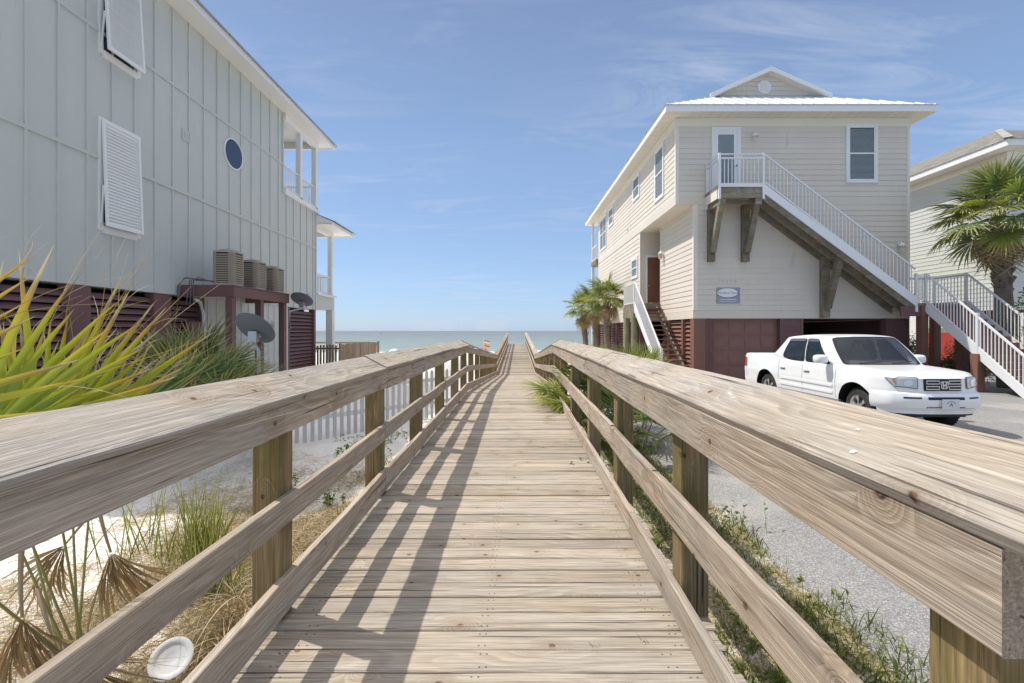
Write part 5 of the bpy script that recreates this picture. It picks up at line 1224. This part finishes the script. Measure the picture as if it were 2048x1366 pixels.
c = t.mix(n1, (.15,.12,.09), (.33,.28,.22)); c = t.mix(t.m('MULTIPLY', t.ss(n2, .5, .68), .5), c, (.10,.075,.055)); t.bump(t.m('ADD', n1, n2), .8, .03); M['bark'] = t.done(c, .95, .1)
M['stem'] = plain('leaf_stalk', (.30,.29,.11), .6); M['stem_dead'] = plain('dead_leaf_stalk', (.34,.25,.15), .8)

def norm(a): return a/np.maximum(np.linalg.norm(a, axis=-1, keepdims=True), 1e-9)
def blades(B, D, L, W, droop, nseg=4, base_w=.6, rng=RNG, side=None):
    """curved tapering strips; returns V, F, along"""
    n = len(B); tt = np.linspace(0, 1, nseg+1)
    if side is None: side = norm(np.cross(D, norm(rng.normal(size=(n, 3)))))
    P_ = B[:, None] + D[:, None]*(L[:, None]*tt)[..., None]; P_[..., 2] -= (droop*L)[:, None]*tt**2
    wf = (base_w+(1-base_w)*np.minimum(1, tt*4))*(1-tt**2.2); hw = (W[:, None]*wf/2)[..., None]*side[:, None]
    V = np.stack([P_-hw, P_+hw], 2).reshape(-1, 3); al = np.repeat(np.tile(tt, n), 2)
    i0 = (np.arange(n)[:, None]*(nseg+1)*2 + np.arange(nseg)*2).ravel(); F = np.stack([i0, i0+1, i0+3, i0+2], 1)
    return V, F, al
def join(parts):
    V = []; F = []; A = []; b = 0
    for v, f, a in parts: V.append(v); F.append(f+b); A.append(a); b += len(v)
    return np.concatenate(V), np.concatenate(F), np.concatenate(A)
def fan_mesh(name, mats, nseg=30, spread=115, R_=.8, fuse=.38, droop=.18, fold=.35, stalk=.7, seed=0, tips=0., wmul=1.0, cup=.0, ragged=.12, stalk_w=.014):
    """palmate leaf: hub at the origin, axis +X, upper side +Z, stalk reaching back along -X"""
    rg = np.random.default_rng(seed); V = []; F = []; A = []; fm = []
    th = np.linspace(-R(spread), R(spread), nseg); dth = th[1]-th[0]
    for a in th:
        a = a+rg.normal(0, .15*dth); Lg = R_*(.72+.28*math.cos(a*.75))*(1+rg.normal(0, ragged)); dr = droop*(1+rg.normal(0, .35)); lift = rg.normal(0, .05)+cup*abs(a)
        d = np.array([math.cos(a), math.sin(a), 0]); s = np.array([-math.sin(a), math.cos(a), 0]); st = [0.02, fuse*.55, fuse, .62, .82, 1.0]; b = len(V)
        wmax = fuse*R_*dth*1.02*wmul; ws = [.0, wmax*.55, wmax, wmax*.86, wmax*.50, wmax*.04]
        for t_, w_ in zip(st, ws):
            c = d*(Lg*t_); c[2] += lift*t_*R_ - dr*R_*max(0, t_-.25)**2*1.6; c[2] += cup*R_*0
            for q, up in ((-1, 1), (0, 0), (1, 1)): V.append(c+s*(q*w_/2)+np.array([0, 0, up*fold*w_])); A.append(t_)
        for i in range(len(st)-1):
            for q in (0, 1): k = b+i*3+q; F.append((k, k+1, k+4, k+3)); fm.append(0)
        if tips and rg.random() < tips:      # frayed threads at the tip
            for _ in range(rg.integers(1, 4)):
                b = len(V); p0 = d*(Lg*.86); p0[2] += lift*.86*R_ - dr*R_*.6; dd = d+rg.normal(0, .16, 3); l2 = R_*rg.uniform(.16, .42); cu = rg.normal(0, .35, 3)
                for k_ in range(5):
                    u = k_/4; c = p0+dd*l2*u+cu*l2*u*u; c[2] -= l2*.35*u*u
                    for q in (-1, 1): V.append(c+s*(q*.0024*(1-u*.7))); A.append(.86+.14*u)
                for k_ in range(4): F.append((b+2*k_, b+2*k_+1, b+2*k_+3, b+2*k_+2)); fm.append(0)
    if stalk:
        k = 5; b = len(V)
        for i in range(k+1):
            u = i/k; x = -stalk*u; z = -.16*stalk*u*u
            for q in range(5): an = 2*math.pi*q/5; V.append(np.array([x, math.cos(an)*stalk_w*(.5+.7*u), z+math.sin(an)*stalk_w*.6])); A.append(0)
        for i in range(k):
            for q in range(5): q2 = (q+1) % 5; F.append((b+i*5+q, b+i*5+q2, b+i*5+5+q2, b+i*5+5+q)); fm.append(1)
    me = bpy.data.meshes.new(name); V = np.array(V, np.float32); F = np.array(F, np.int32)
    me.vertices.add(len(V)); me.vertices.foreach_set('co', V.ravel()); me.loops.add(F.size); me.loops.foreach_set('vertex_index', F.ravel())
    me.polygons.add(len(F)); me.polygons.foreach_set('loop_start', np.arange(0, F.size, 4, dtype=np.int32)); me.polygons.foreach_set('loop_total', np.full(len(F), 4, np.int32))
    for m in mats: me.materials.append(m)
    me.polygons.foreach_set('material_index', np.array(fm, np.int32)); me.update(calc_edges=True)
    at = me.attributes.new('along', 'FLOAT', 'POINT'); at.data.foreach_set('value', np.array(A, np.float32)); return me
def frond(name, me, hub, axis, up, parent, scale=1):
    X = Vector(axis).normalized(); Z = Vector(up); Z = (Z-X*Z.dot(X)).normalized(); Y = Z.cross(X)
    m = Matrix((X, Y, Z)).transposed().to_4x4() @ Matrix.Scale(scale, 4); m.translation = Vector(hub)
    o = bpy.data.objects.new(name, me); COL.objects.link(o); o.matrix_basis = m
    if parent is not None: attach(o, parent)
    return o
SABALS = [fan_mesh('frond', [M['palm'], M['stem']], 40, 135, .70, .52, .20, .30, .75, s, ragged=.08) for s in range(4)]
SABALY = [fan_mesh('frond', [M['palm_y'], M['stem']], 40, 135, .68, .52, .26, .30, .75, 20+s, ragged=.08) for s in range(2)]
DEADS = [fan_mesh('dead_frond', [M['dead'], M['stem_dead']], 24, 95, .72, .3, .9, .55, .5, 40+s, .5) for s in range(3)]
def palm(base, top, r, size, label, nfr=30, ndead=14, seed=1, group=None, yellow=.2, cat='palm tree'):
    rg = random.Random(seed); b = Vector(base); tp = Vector(top); root = empty('palm_tree', b, label, cat, group); H = (tp-b).length
    pts = []; rr = []
    for i in range(22):
        u = i/21; c = b.lerp(tp, u)+Vector((.10*math.sin(u*2.6+seed), .06*math.sin(u*3+seed), 0))*u*(1-u)*2; pts.append(c); rr.append(r*(1.12-.2*u)*(1+rg.uniform(-.07, .07)) + (.06*r if i > 18 else 0))
    MBx = MB(); MBx.tube(pts, rr, 14); MBx.build('trunk', M['bark'], root, True)
    bt = MB()
    for i in range(70):   # old leaf bases on the upper trunk
        u = 1-.42*rg.random()**1.3; c = b.lerp(tp, u); a = rg.uniform(0, 6.283); d = Vector((math.cos(a), math.sin(a), 0)); l = r*rg.uniform(.5, 1.1)
        q = c+d*(r*.85); bt.bar(q, q+d*l*.55+Vector((0,0,l*1.1)), r*.30, r*.16, d)
    bt.build('leaf_bases', M['bark'], root, kind='stuff')
    for i in range(nfr):
        f = (i+.5)/nfr; el = R(82-104*f**.9+rg.uniform(-9, 9)); az = i*2.39996+rg.uniform(-.3, .3)
        d = Vector((math.cos(el)*math.cos(az), math.cos(el)*math.sin(az), math.sin(el))); P_ = size*rg.uniform(.72, .98); hub = tp+Vector((0,0,.05))+d*P_
        ax = (d+Vector((0,0,-.15-.35*f))).normalized(); me = rg.choice(SABALY if rg.random() < yellow+.25*f else SABALS)
        frond('frond', me, hub, ax, Vector((0,0,1)) if abs(ax.z) < .9 else -Vector((math.cos(az), math.sin(az), 0)), root, size*rg.uniform(.88, 1.12))
    for i in range(ndead):
        az = i*2.39996+rg.uniform(-.4, .4); el = R(rg.uniform(-70, -18)); d = Vector((math.cos(el)*math.cos(az), math.cos(el)*math.sin(az), math.sin(el)))
        hub = tp+Vector((0,0,-.08-.25*rg.random()))+d*(size*.45); ax = (d+Vector((0,0,-1.0))).normalized(); frond('dead_frond', rg.choice(DEADS), hub, ax, Vector((math.cos(az), math.sin(az), .2)), root, size*rg.uniform(.7, 1.05))
    return root
GP = 'palm trees beside the cream house'
palm((5.10,24,hz(5.1,24)-.3), (5.02,24,3.05), .16, 1.0, 'nearest palm of the cluster, thick dark trunk in front of the side louvers', 20, 6, 3, GP, .2)
palm((5.10,27.2,-1.2), (4.95,27.2,2.95), .17, 1.0, 'middle palm of the cluster beside the cream house, brown skirt of dead leaves', 18, 7, 5, GP, .4)
palm((4.98,30.2,-1.2), (4.75,30.2,2.75), .18, 1.05, 'leftmost palm of the cluster, trunk standing against the sea', 22, 8, 8, GP, .4)
palm((16.55,15.2,-.5), (16.30,15.2,5.05), .23, 1.35, 'tall palm with a broad shaggy crown behind the white stair at the right edge', 34, 12, 12, None, .35)
# saw palmettos
PALM_G = [fan_mesh('leaf', [M['palmetto_g'], M['stem']], 26, 100, .62, .3, .10, .4, .5, 60+s, .3, ragged=.1) for s in range(3)]
PALM_Y = [fan_mesh('leaf', [M['palm_y'], M['stem']], 24, 100, .6, .3, .12, .4, .5, 70+s, .3, ragged=.1) for s in range(3)]
def palmetto(base, n, size, label, seed, lean=(0,0,0), meshes=None, elmin=15, h=.0, group=None):
    rg = random.Random(seed); b = Vector(base); root = empty('saw_palmetto', b, label, 'palmetto', group); meshes = meshes or PALM_G+PALM_Y
    for i in range(n):
        az = i*2.39996+rg.uniform(-.3, .3); el = R(rg.uniform(elmin, 80)); d = (Vector((math.cos(el)*math.cos(az), math.cos(el)*math.sin(az), math.sin(el)))+Vector(lean)).normalized()
        hub = b+Vector((0,0,h))+d*(size*rg.uniform(.55, 1.0)); frond('leaf', rg.choice(meshes), hub, (d+Vector((0,0,-.15))).normalized(), (Vector((0,0,1))+Vector((rg.uniform(-.5,.5), rg.uniform(-.8,.2), 0))), root, size*rg.uniform(.85, 1.15))
    return root
GS = 'saw palmettos along the right rail'
palmetto((1.68, 9.3, hz(1.7,9.3)), 20, 1.1, 'yellow-green palmetto leaning through the right rail at the bend', 2, (-.2,-.25,.15), PALM_Y+PALM_G[:1], 10, .25, GS)
palmetto((1.45, 8.3, hz(1.45,8.3)-.1), 16, .80, 'low palmetto spilling under the right mid rail onto the boards', 4, (-.32,-.2,.0), PALM_Y, 5, .0, GS)
palmetto((2.0, 7.0, hz(2,7)), 14, .85, 'dark green palmetto behind the third right rail post beside the drive', 6, (.0,0,0), PALM_G, 10, .1, GS)
palmetto((1.9, 8.1, hz(2,8)), 14, .95, 'dark palmetto between two leaning palmettos beside the drive', 9, (0,0,0), PALM_G, 10, .15, GS)
for i, (x, y, lb) in enumerate(((2.6, 13.5, 'palmetto tips showing above the right rail below the leftmost palm trunk'), (3.5, 13.3, 'palmetto tips above the right rail below the middle palm trunk'), (3.2, 15.8, 'palmetto behind the rail tips, below the palm cluster'), (4.2, 14.6, 'palmetto tips above the right rail below the nearest palm trunk'))):
    palmetto((x, y, hz(x, y)+.1), 13, .95, lb, 30+i, (0,0,.3), PALM_Y+PALM_G[:1], 35, .35, GS)

# big palmetto beside the left rail, its blades seen close up
BIGF = [fan_mesh('leaf', [M['palmetto'], M['stem']], 19, 56, .95, .46, .03, .32, .0, 90+s, .6, wmul=.95, ragged=.13) for s in range(3)]
BIGG = [fan_mesh('leaf', [M['palmetto_g'], M['stem']], 26, 60, .88, .44, .06, .33, .0, 95+s, .7, wmul=.75, ragged=.13) for s in range(2)]
pr = empty('saw_palmetto', (-2.5, 2.6, hz(-2.5, 2.6)), 'large sunlit yellow-green palmetto with frayed brown tips rising over the left rail', 'palmetto')
def px(u, v, y): return Vector(((u-1024)*y/910, y, EYE-(v-661)*y/910))
def bigleaf(u, v, y, au, av, tilt, me, sc, depth=0):
    hub = px(u, v, y); tipd = px(au, av, y+depth)-hub; ax = tipd.normalized(); up = Vector((.15, -1, .25))+Vector((0, 0, tilt)); frond('leaf', me, hub, ax, up, pr, sc)
    q = Vector((-2.45+(hub.x+2.45)*.25, 2.65, hz(-2.5, 2.6)+.02)); m = MB(); m.tube([hub+ax*.02, hub.lerp(q, .3)+Vector((0,0,.03)), hub.lerp(q, .65), q], [.005, .006, .007, .010], 6); m.build('stalk', M['stem'], pr, True)
bigleaf(95, 905, 2.45, 140, 560, .25, BIGF[0], .92, .15); bigleaf(-60, 900, 2.25, 60, 560, .1, BIGF[1], 1.02, .1); bigleaf(140, 915, 2.8, 300, 640, .35, BIGG[0], .92, .3)
bigleaf(20, 930, 2.7, 20, 600, .4, BIGF[2], .95, .3); bigleaf(190, 905, 3.1, 240, 610, .2, BIGG[1], .90, .3); 
bigleaf(-420, 900, 1.45, 40, 540, .0, BIGF[2], .85, .15);  bigleaf(-20, 900, 2.2, 250, 800, .9, BIGF[1], .55, .0)
# darker palmetto farther back by the platform
palmetto((-6.9, 9.8, hz(-6.9, 9.8)), 26, 1.35, 'shaded blue-green palmetto growing in front of the brown louvers', 51, (0,0,.15), PALM_G, 15, .5)
palmetto((-5.0, 7.2, hz(-5, 7.2)), 20, 1.15, 'shaded green palmetto behind the sunlit one, left of the platform posts', 52, (.25,0,.2), PALM_G, 15, .35)
# dead fans hanging near the left rail
DEADB = [fan_mesh('dead_leaf', [M['dead'], M['stem_dead']], 34, 36, .50, .60, .5, .9, .45, 110+s, .9, wmul=1.5, ragged=.3) for s in range(2)]
GD = 'dead palmetto leaves hanging beside the left rail'
for u, v, y, au, av, sc, lb in ((222,1105,2.55,275,1260,.80,'folded dead brown palm leaf hanging behind the left mid rail'), (45,1235,2.0,60,1400,.85,'dead brown palm leaf spread at the lower left corner'), (120,1300,2.1,180,1420,.7,'dead grey-brown leaf lying on the straw beside the white plate'), (130,1090,2.9,60,1180,.8,'dead tan leaf tangled under the left rail near the big palmetto')):
    h_ = px(u, v, y); o = frond('dead_palm_leaf', random.choice(DEADB), h_, px(au, av, y-.05)-h_, (.3,-1,.4), None, sc); tag(o, lb, 'dead leaf', GD)
# dune grass clumps
def clump(base, n, h, spread, lean, mat, name, label, droop=.18, w=.011, rng=RNG):
    B = np.array(base)+np.c_[rng.normal(0, spread, n), rng.normal(0, spread, n), np.zeros(n)-.03]
    D = norm(np.c_[rng.normal(lean[0], .22, n), rng.normal(lean[1], .22, n), np.ones(n)]); L = h*rng.uniform(.55, 1.1, n)
    V, F, A = blades(B, D, L, np.full(n, w)*rng.uniform(.6, 1.3, n), droop*rng.uniform(.2, 1.8, n), 5); o = npmesh(name, V, F, mat, None, {'along': A}); return tag(o, label, 'grass', 'grass clumps beside the left rail')
clump((-2.85, 4.15, hz(-2.85,4.15)), 120, 1.0, .10, (.02,0), M['grass'], 'grass_clump', 'tall green grass clump left of the nearest mossy rail post')
clump((-2.35, 3.55, hz(-2.3,3.5)), 90, .80, .10, (.1,0), M['grass'], 'grass_clump', 'grass clump on pale sand seen between the left rails')
clump((-3.5, 4.3, hz(-3.5,4.3)), 40, 1.0, .14, (.02,0), M['grass'], 'grass_clump', 'sparse upright grass stems beside the folded dead leaf')
clump((-1.62, 3.15, hz(-1.6,3.15)), 34, .62, .05, (.08,.05), M['grass'], 'grass_clump', 'yellow-green grass tuft just beyond the nearest mossy rail post')
clump((-1.75, 5.2, hz(-1.7,5.2)), 60, .32, .14, (0,0), M['grass'], 'grass_clump', 'low bright grass tuft between the second and third left posts')
# stuff: dry straw, litter, lawn strip
def scatter(name, n, x0, x1, y0, y1, h, w, mat, flat=.5, droop=.6, seed=1, dens=None, nseg=4, lift=0):
    rg = np.random.default_rng(seed); x = rg.uniform(x0, x1, n*3); y = rg.uniform(y0, y1, n*3)
    if dens is not None: k = rg.random(n*3) < dens(x, y); x = x[k]; y = y[k]
    x = x[:n]; y = y[:n]; n = len(x); B = np.c_[x, y, height(x, y)-.01+lift*rg.random(n)]; D = norm(np.c_[rg.normal(0, 1, n), rg.normal(0, 1, n), np.abs(rg.normal(flat, flat*.6, n))+.05])
    V, F, A = blades(B, D, h*rg.uniform(.4, 1.25, n), w*rg.uniform(.6, 1.4, n), droop*rg.uniform(.3, 1.3, n), nseg, rng=rg); o = npmesh(name, V, F, mat, None, {'along': A}); o['kind'] = 'stuff'; return o
def patchy(fx, fy, ph, thr): return lambda x, y: np.clip((np.sin(fx*x+ph)*np.sin(fy*y+ph*1.7)+.5*np.sin(2.3*fx*x-1.7*fy*y+ph)-thr)*1.5+.3, 0, 1)
def d_straw(x, y): return np.clip(1.35-np.abs(x+1.9)/1.6, 0.24, 1)*np.clip((7.2-y)/2.5, .02, 1)*np.clip(patchy(2.1, 1.7, .4, -.7)(x, y), .12, 1)
scatter('dry_straw', 60000, -4.4, -1.0, 1.1, 8.0, .30, .0042, M['straw'], .35, .75, 3, d_straw, 5, .05)
scatter('dead_twigs', 5000, -5.5, -1.2, 1.5, 8, .34, .0042, M['straw'], .3, .4, 13, patchy(1.3, 1.1, 2.2, -.5), 4)
scatter('ground_cover', 4200, -3.6, -1.2, 3.2, 9.6, .11, .014, M['vine'], .8, .5, 5, lambda x, y: patchy(1.9, 1.3, 1.1, .25)(x, y)*np.clip((x+3.9)/1.2, 0, 1), 3)
scatter('lawn_grass', 60000, 1.02, 2.25, .5, 9.5, .10, .0052, M['lawn'], 1.0, .5, 6, lambda x, y: np.clip(1.15-np.maximum(0, x-1.85)*2.6, .03, 1)*patchy(2.7, 1.9, .9, -1.3)(x, y), 3)
scatter('tall_lawn_grass', 4000, 1.5, 2.35, .5, 3.2, .20, .006, M['lawn'], 1.6, .35, 26, None, 4)
scatter('lawn_weeds', 2500, 1.05, 2.3, .6, 9, .19, .010, M['lawn'], 1.3, .35, 16, lambda x, y: patchy(3.1, 2.3, 2.0, .2)(x, y), 4)
scatter('pine_straw', 20000, 1.15, 2.6, .6, 9.5, .13, .0028, M['straw'], .12, .15, 8, lambda x, y: np.exp(-((x-2.08)/.22)**2)+.12, 2)
# hanging thatch against the toe board
def thatch(cx, cy, n, h, seed, label):
    rg = np.random.default_rng(seed); a = rg.uniform(0, 6.28, n); by_ = rg.normal(0, .20, n); B = np.c_[cx+rg.normal(0, .09, n), cy+by_, np.full(n, hz(cx, cy))+h*rg.uniform(.1, .95, n)*np.exp(-(by_/.3)**2)]; D = norm(np.c_[np.cos(a)*.8+.25, np.sin(a)*.8-.2, rg.uniform(-.5, .7, n)])
    V, F, A = blades(B, D, h*rg.uniform(.6, 1.2, n), np.full(n, .0048)*rg.uniform(.6, 1.5, n), rg.uniform(.3, 1.5, n), 6, rng=rg); o = npmesh('dry_grass_tussock', V, F, M['straw'], None, {'along': A}); tag(o, label, 'dry grass', 'dry tussocks beside the left rail')
thatch(-1.68, 2.75, 1500, .48, 21, 'dense straw-coloured tussock between mid rail and toe board near the first post'); thatch(-1.95, 2.1, 900, .34, 22, 'matted dry tussock around the white plate'); thatch(-2.75, 3.2, 420, .30, 23, 'thin dry tussock on the sand behind the folded dead leaf')
# small weed leaves on stems
def weed(base, h, n, label, seed, name='weed', vine=False):
    rg = np.random.default_rng(seed); b = np.array(base); parts = []
    k = 7; S = b+np.c_[rg.normal(0, .10, k), rg.normal(0, .10, k), np.zeros(k)]; D = norm(np.c_[rg.normal(0, .35, k), rg.normal(0, .35, k), np.ones(k)]); L = h*rg.uniform(.6, 1.1, k)
    parts.append(blades(S, D, L, np.full(k, .005), np.full(k, .1), 4, rng=rg)); i = rg.integers(0, k, n); u = rg.uniform(.15, 1, n); B = S[i]+D[i]*(L[i]*u)[:, None]; B[:, 2] -= .1*L[i]*u*u
    parts.append(blades(B, norm(rg.normal(size=(n, 3))+np.array([0,0,.4])), rg.uniform(.025, .06, n), rg.uniform(.018, .034, n), np.full(n, .3), 3, .3, rng=rg))
    V, F, A = join(parts); r_ = empty('weed' if not vine and name == 'weed' else name, base, label, 'plant'); npmesh('leaves', V, F, M['vine'], r_, {'along': A}, ); return r_
weed((-1.42, 6.0, hz(-1.4,6)), .75, 130, 'leafy green vine climbing the third left rail post', 31, 'vine'); weed((-1.38, 7.3, hz(-1.4,7.3)), .95, 110, 'small green vine reaching the left mid rail near the bend', 32, 'vine')
weed((-2.9, 8.0, hz(-2.9,8)), .25, 120, 'low grey-green weed on the shaded sand below the picket fence', 33); weed((2.12, 4.3, -.42), .38, 40, 'tall leafy weed at the asphalt edge beyond the nearest right post', 34); weed((2.2, 3.2, -.42), .20, 22, 'small weed at the asphalt edge nearer the camera', 35)
weed((-2.2, 5.6, hz(-2.2,5.6)), .22, 160, 'bright creeping weed at the edge of the shaded sand', 36); weed((.93, 5.1, -.05), .12, 40, 'tiny weed growing through the deck edge at the right toe board', 37); weed((-3.0, 5.9, hz(-3,5.9)), .35, 140, 'grey-green leafy weed behind the nearest mossy post', 38)
for i, (x, y) in enumerate(((.42, 2.15), (.66, 2.2))): clump((x, y, .0), 7, .10, .012, (-.6,.1), M['lawn'], 'grass_sprout', ('thin grass sprout lying across the deck boards at lower right', 'tiny grass sprout in a deck gap beside the right toe board')[i], .3, .004)
# bushes
def bush(name, c, rad, n, leaf, mat, label, seed, cat='bush', trunk=True, up=.3, flame=False):
    rg = np.random.default_rng(seed); root = empty(name, (c[0], c[1], c[2]-rad[2]), label, cat); d = norm(rg.normal(size=(n, 3))); r_ = rg.random(n)**.33
    lump = 1+.22*np.sin(5*d[:, 0]+seed)*np.sin(4*d[:, 2]+1)+.15*np.sin(9*d[:, 1]+7*d[:, 2])
    P_ = np.array(c)+d*np.array(rad)*(r_*lump)[:, None]
    if flame: P_[:, :2] = np.array(c[:2])+(P_[:, :2]-np.array(c[:2]))*np.clip(1.15-.75*((P_[:, 2]-c[2])/rad[2]*.5+.5), .15, 1.2)[:, None]
    D = norm(d*.7+rg.normal(size=(n, 3))*.6+np.array([0, 0, up])); V, F, A = blades(P_, D, leaf*rg.uniform(.6, 1.4, n), leaf*.45*rg.uniform(.7, 1.3, n), np.full(n, .3), 2, .4, rng=rg)
    npmesh('foliage', V, F, mat, root, {'along': A})
    m = MB(); m.tube([(c[0], c[1], c[2]-rad[2]-.1), (c[0]+.03, c[1], c[2]+rad[2]*.3)], [.05, .02], 6); m.build('trunk', M['bark'], root, True); return root
bush('conifer', (16.35, 14.0, 1.75), (.62, .62, 2.2), 9000, .12, M['cedar'], 'bright green feathery conifer at the right edge beside the white stair', 61, 'tree', up=1.2, flame=True)
for i, (x, y, rx, h_, lb) in enumerate(((18.2, 21.3, 1.3, .95, 'dark hedge bush behind the truck under the stair landing'), (16.9, 19.2, 1.0, .72, 'dark shrub left of the red panel behind the brown stair post'), (20.0, 19.6, 1.3, .8, 'dark shrub behind the lower stair flight'), (16.6, 16.9, .8, .5, 'low shaded shrub between the stair support posts'))):
    bush('shrub', (x, y, -.45+h_), (rx, .8, h_), 3600, .10, M['hedge'], lb, 70+i)
# paper plate
pc_ = px(343, 1318, 2.36); m = MB(); m.lathe([(.001,0),(.062,.001),(.069,.009),(.094,.014),(.098,.012),(.094,.010),(.066,.005),(.001,-.004)], pc_, Vector((.25,-.62,.75)), 40)
tag(m.build('paper_plate', plain('paper_white', (.60,.60,.59), .8), None, True, 50), 'white paper plate lying in the straw beside the left toe board', 'plate')

# ================================================================== BEACH AND SEA
def beach_umbrella(x, y, r, h, stops, label, tilt=0):
    g = hz(x, y); u = empty('beach_umbrella', (x, y, g), label, 'umbrella', 'umbrellas on the far beach'); m = MB(); m.tube([(x, y, g), (x+tilt*h, y, g+h)], .03, 8); m.build('pole', M['white'], u)
    for i in range(8):
        a0, a1 = 2*math.pi*i/8, 2*math.pi*(i+1)/8; tp = Vector((x+tilt*h, y, g+h)); rows = []
        for f, dz_ in ((0.001, 0), (.35, -.08), (.7, -.26), (1, -.52)): rows.append([tp+Vector((r*f*math.cos(a), r*f*math.sin(a), dz_)) for a in (a0, (a0+a1)/2, a1)])
        V = [p for rw in rows for p in rw]; F_ = [(k*3+q, k*3+q+1, k*3+q+4, k*3+q+3) for k in range(3) for q in range(2)]; m = MB(); m.add(V, F_); m.build('panel', stops[i % len(stops)], u)
cY = plain('yellow_cloth', (.75,.42,.08), .8); cW = plain('white_cloth', (.74,.76,.78), .8); cB = plain('pale_blue_cloth', (.42,.60,.78), .8); cR = plain('red_cloth', (.52,.07,.05), .8); cG = plain('grey_blue_cloth', (.22,.27,.34), .8)
def at(u, y): return (u-1024)*y/910
beach_umbrella(at(814, 78), 78, 1.0, 2.35, [cY], 'yellow beach umbrella over the left rail cap', .05); beach_umbrella(at(789, 84), 84, 1.05, 2.2, [cW, cB], 'white and pale blue beach umbrella beside the yellow one'); beach_umbrella(at(966, 76), 76, .95, 2.6, [cR], 'red beach umbrella behind the striped flag', -.03)
beach_umbrella(at(984, 72), 72, .95, 1.75, [cG], 'grey-blue beach umbrella near the left rail of the ramp'); beach_umbrella(at(951, 86), 86, .6, 2.5, [cW], 'small closed-looking white umbrella left of the flag')
beach_umbrella(at(1075, 84), 84, .75, 1.85, [cW, cG], 'white beach umbrella seen right of the ramp rail')
fx_, fy_ = at(968, 64), 64; g = hz(fx_, fy_); fl = empty('beach_flag', (fx_, fy_, g), 'red and yellow flag on a white pole at the beach', 'flag'); ztop = EYE-(675-661)*fy_/910
m = MB(); m.tube([(fx_, fy_, g), (fx_, fy_, ztop)], .022, 8); m.build('pole', M['white'], fl)
for i, mt in enumerate((cR, cW, cY, cY, cR)):
    V = []; 
    for k in range(9):
        u = k/8
        for q in (0, 1): V.append((fx_+.80*u, fy_+.10*math.sin(u*7), ztop-.38-.17*(i+q)-.14*u+.03*math.sin(u*6)))
    m = MB(); m.add(V, [(2*k, 2*k+1, 2*k+3, 2*k+2) for k in range(8)]); m.build('stripe', mt, fl)
# a person sitting under the grey-blue umbrella
def person(x, y, label):
    g = hz(x, y); root = empty('person', (x, y, g), label, 'person'); skin = plain('skin', (.45,.26,.18), .6); hair = plain('dark_hair', (.03,.02,.018), .6)
    J = [(0,0,.32),(0,.02,.62),(0,.02,.80),(0,0,.90),(0,-.02,1.02),(.18,.02,.78),(.26,-.08,.55),(.20,-.26,.42),(-.18,.02,.78),(-.26,-.08,.55),(-.20,-.26,.42),(.12,-.04,.26),(.16,-.42,.42),(.16,-.62,.08),(-.12,-.04,.26),(-.16,-.42,.42),(-.16,-.62,.08)]
    E = [(0,1),(1,2),(2,3),(3,4),(2,5),(5,6),(6,7),(2,8),(8,9),(9,10),(0,11),(11,12),(12,13),(0,14),(14,15),(15,16)]; Rr = [.15,.13,.12,.05,.10,.065,.045,.03,.065,.045,.03,.09,.065,.04,.09,.065,.04]
    me = bpy.data.meshes.new('body'); me.from_pydata([(x+a, y+b, g+c) for a, b, c in J], E, []); o = bpy.data.objects.new('body', me); COL.objects.link(o); sm = o.modifiers.new('skin', 'SKIN')
    for v, r_ in zip(me.skin_vertices[0].data, Rr): v.radius = (r_, r_)
    me.skin_vertices[0].data[0].use_root = True; o.modifiers.new('sub', 'SUBSURF').levels = 1; bpy.context.view_layer.update()
    m2 = bpy.data.meshes.new_from_object(o.evaluated_get(bpy.context.evaluated_depsgraph_get())); bpy.data.objects.remove(o); m2.materials.clear(); m2.materials.append(skin); o = bpy.data.objects.new('body', m2); COL.objects.link(o); attach(o, root); shade(m2)
    m = MB(); m.lathe([(.001,.14),(.08,.12),(.115,.05),(.11,-.03),(.06,-.06)], (x, y+.02, g+1.05), (0,.25,1), 14); m.build('hair', hair, root, True)
person(at(985, 66), 66, 'seated person with dark hair under the grey-blue umbrella')
bx_, by_ = at(763, 900), 900; b = empty('motor_boat', (bx_, by_, SEA), 'small white motor boat far out on the sea', 'boat')
m = MB(); m.prism([(bx_-4, by_, SEA-.2), (bx_+3, by_, SEA-.2), (bx_+4.6, by_, SEA+1.3), (bx_-4.2, by_, SEA+1.0)], (0, 2.4, 0)); m.build('hull', M['white'], b); m = MB(); m.box(bx_-1.5, bx_+1.2, by_+.4, by_+2, SEA+1.1, SEA+2.6); m.build('cabin', M['white'], b); m = MB(); m.box(bx_-1.9, bx_+1.4, by_+.3, by_+2.1, SEA+2.6, SEA+2.9); m.build('canopy', cR, b)
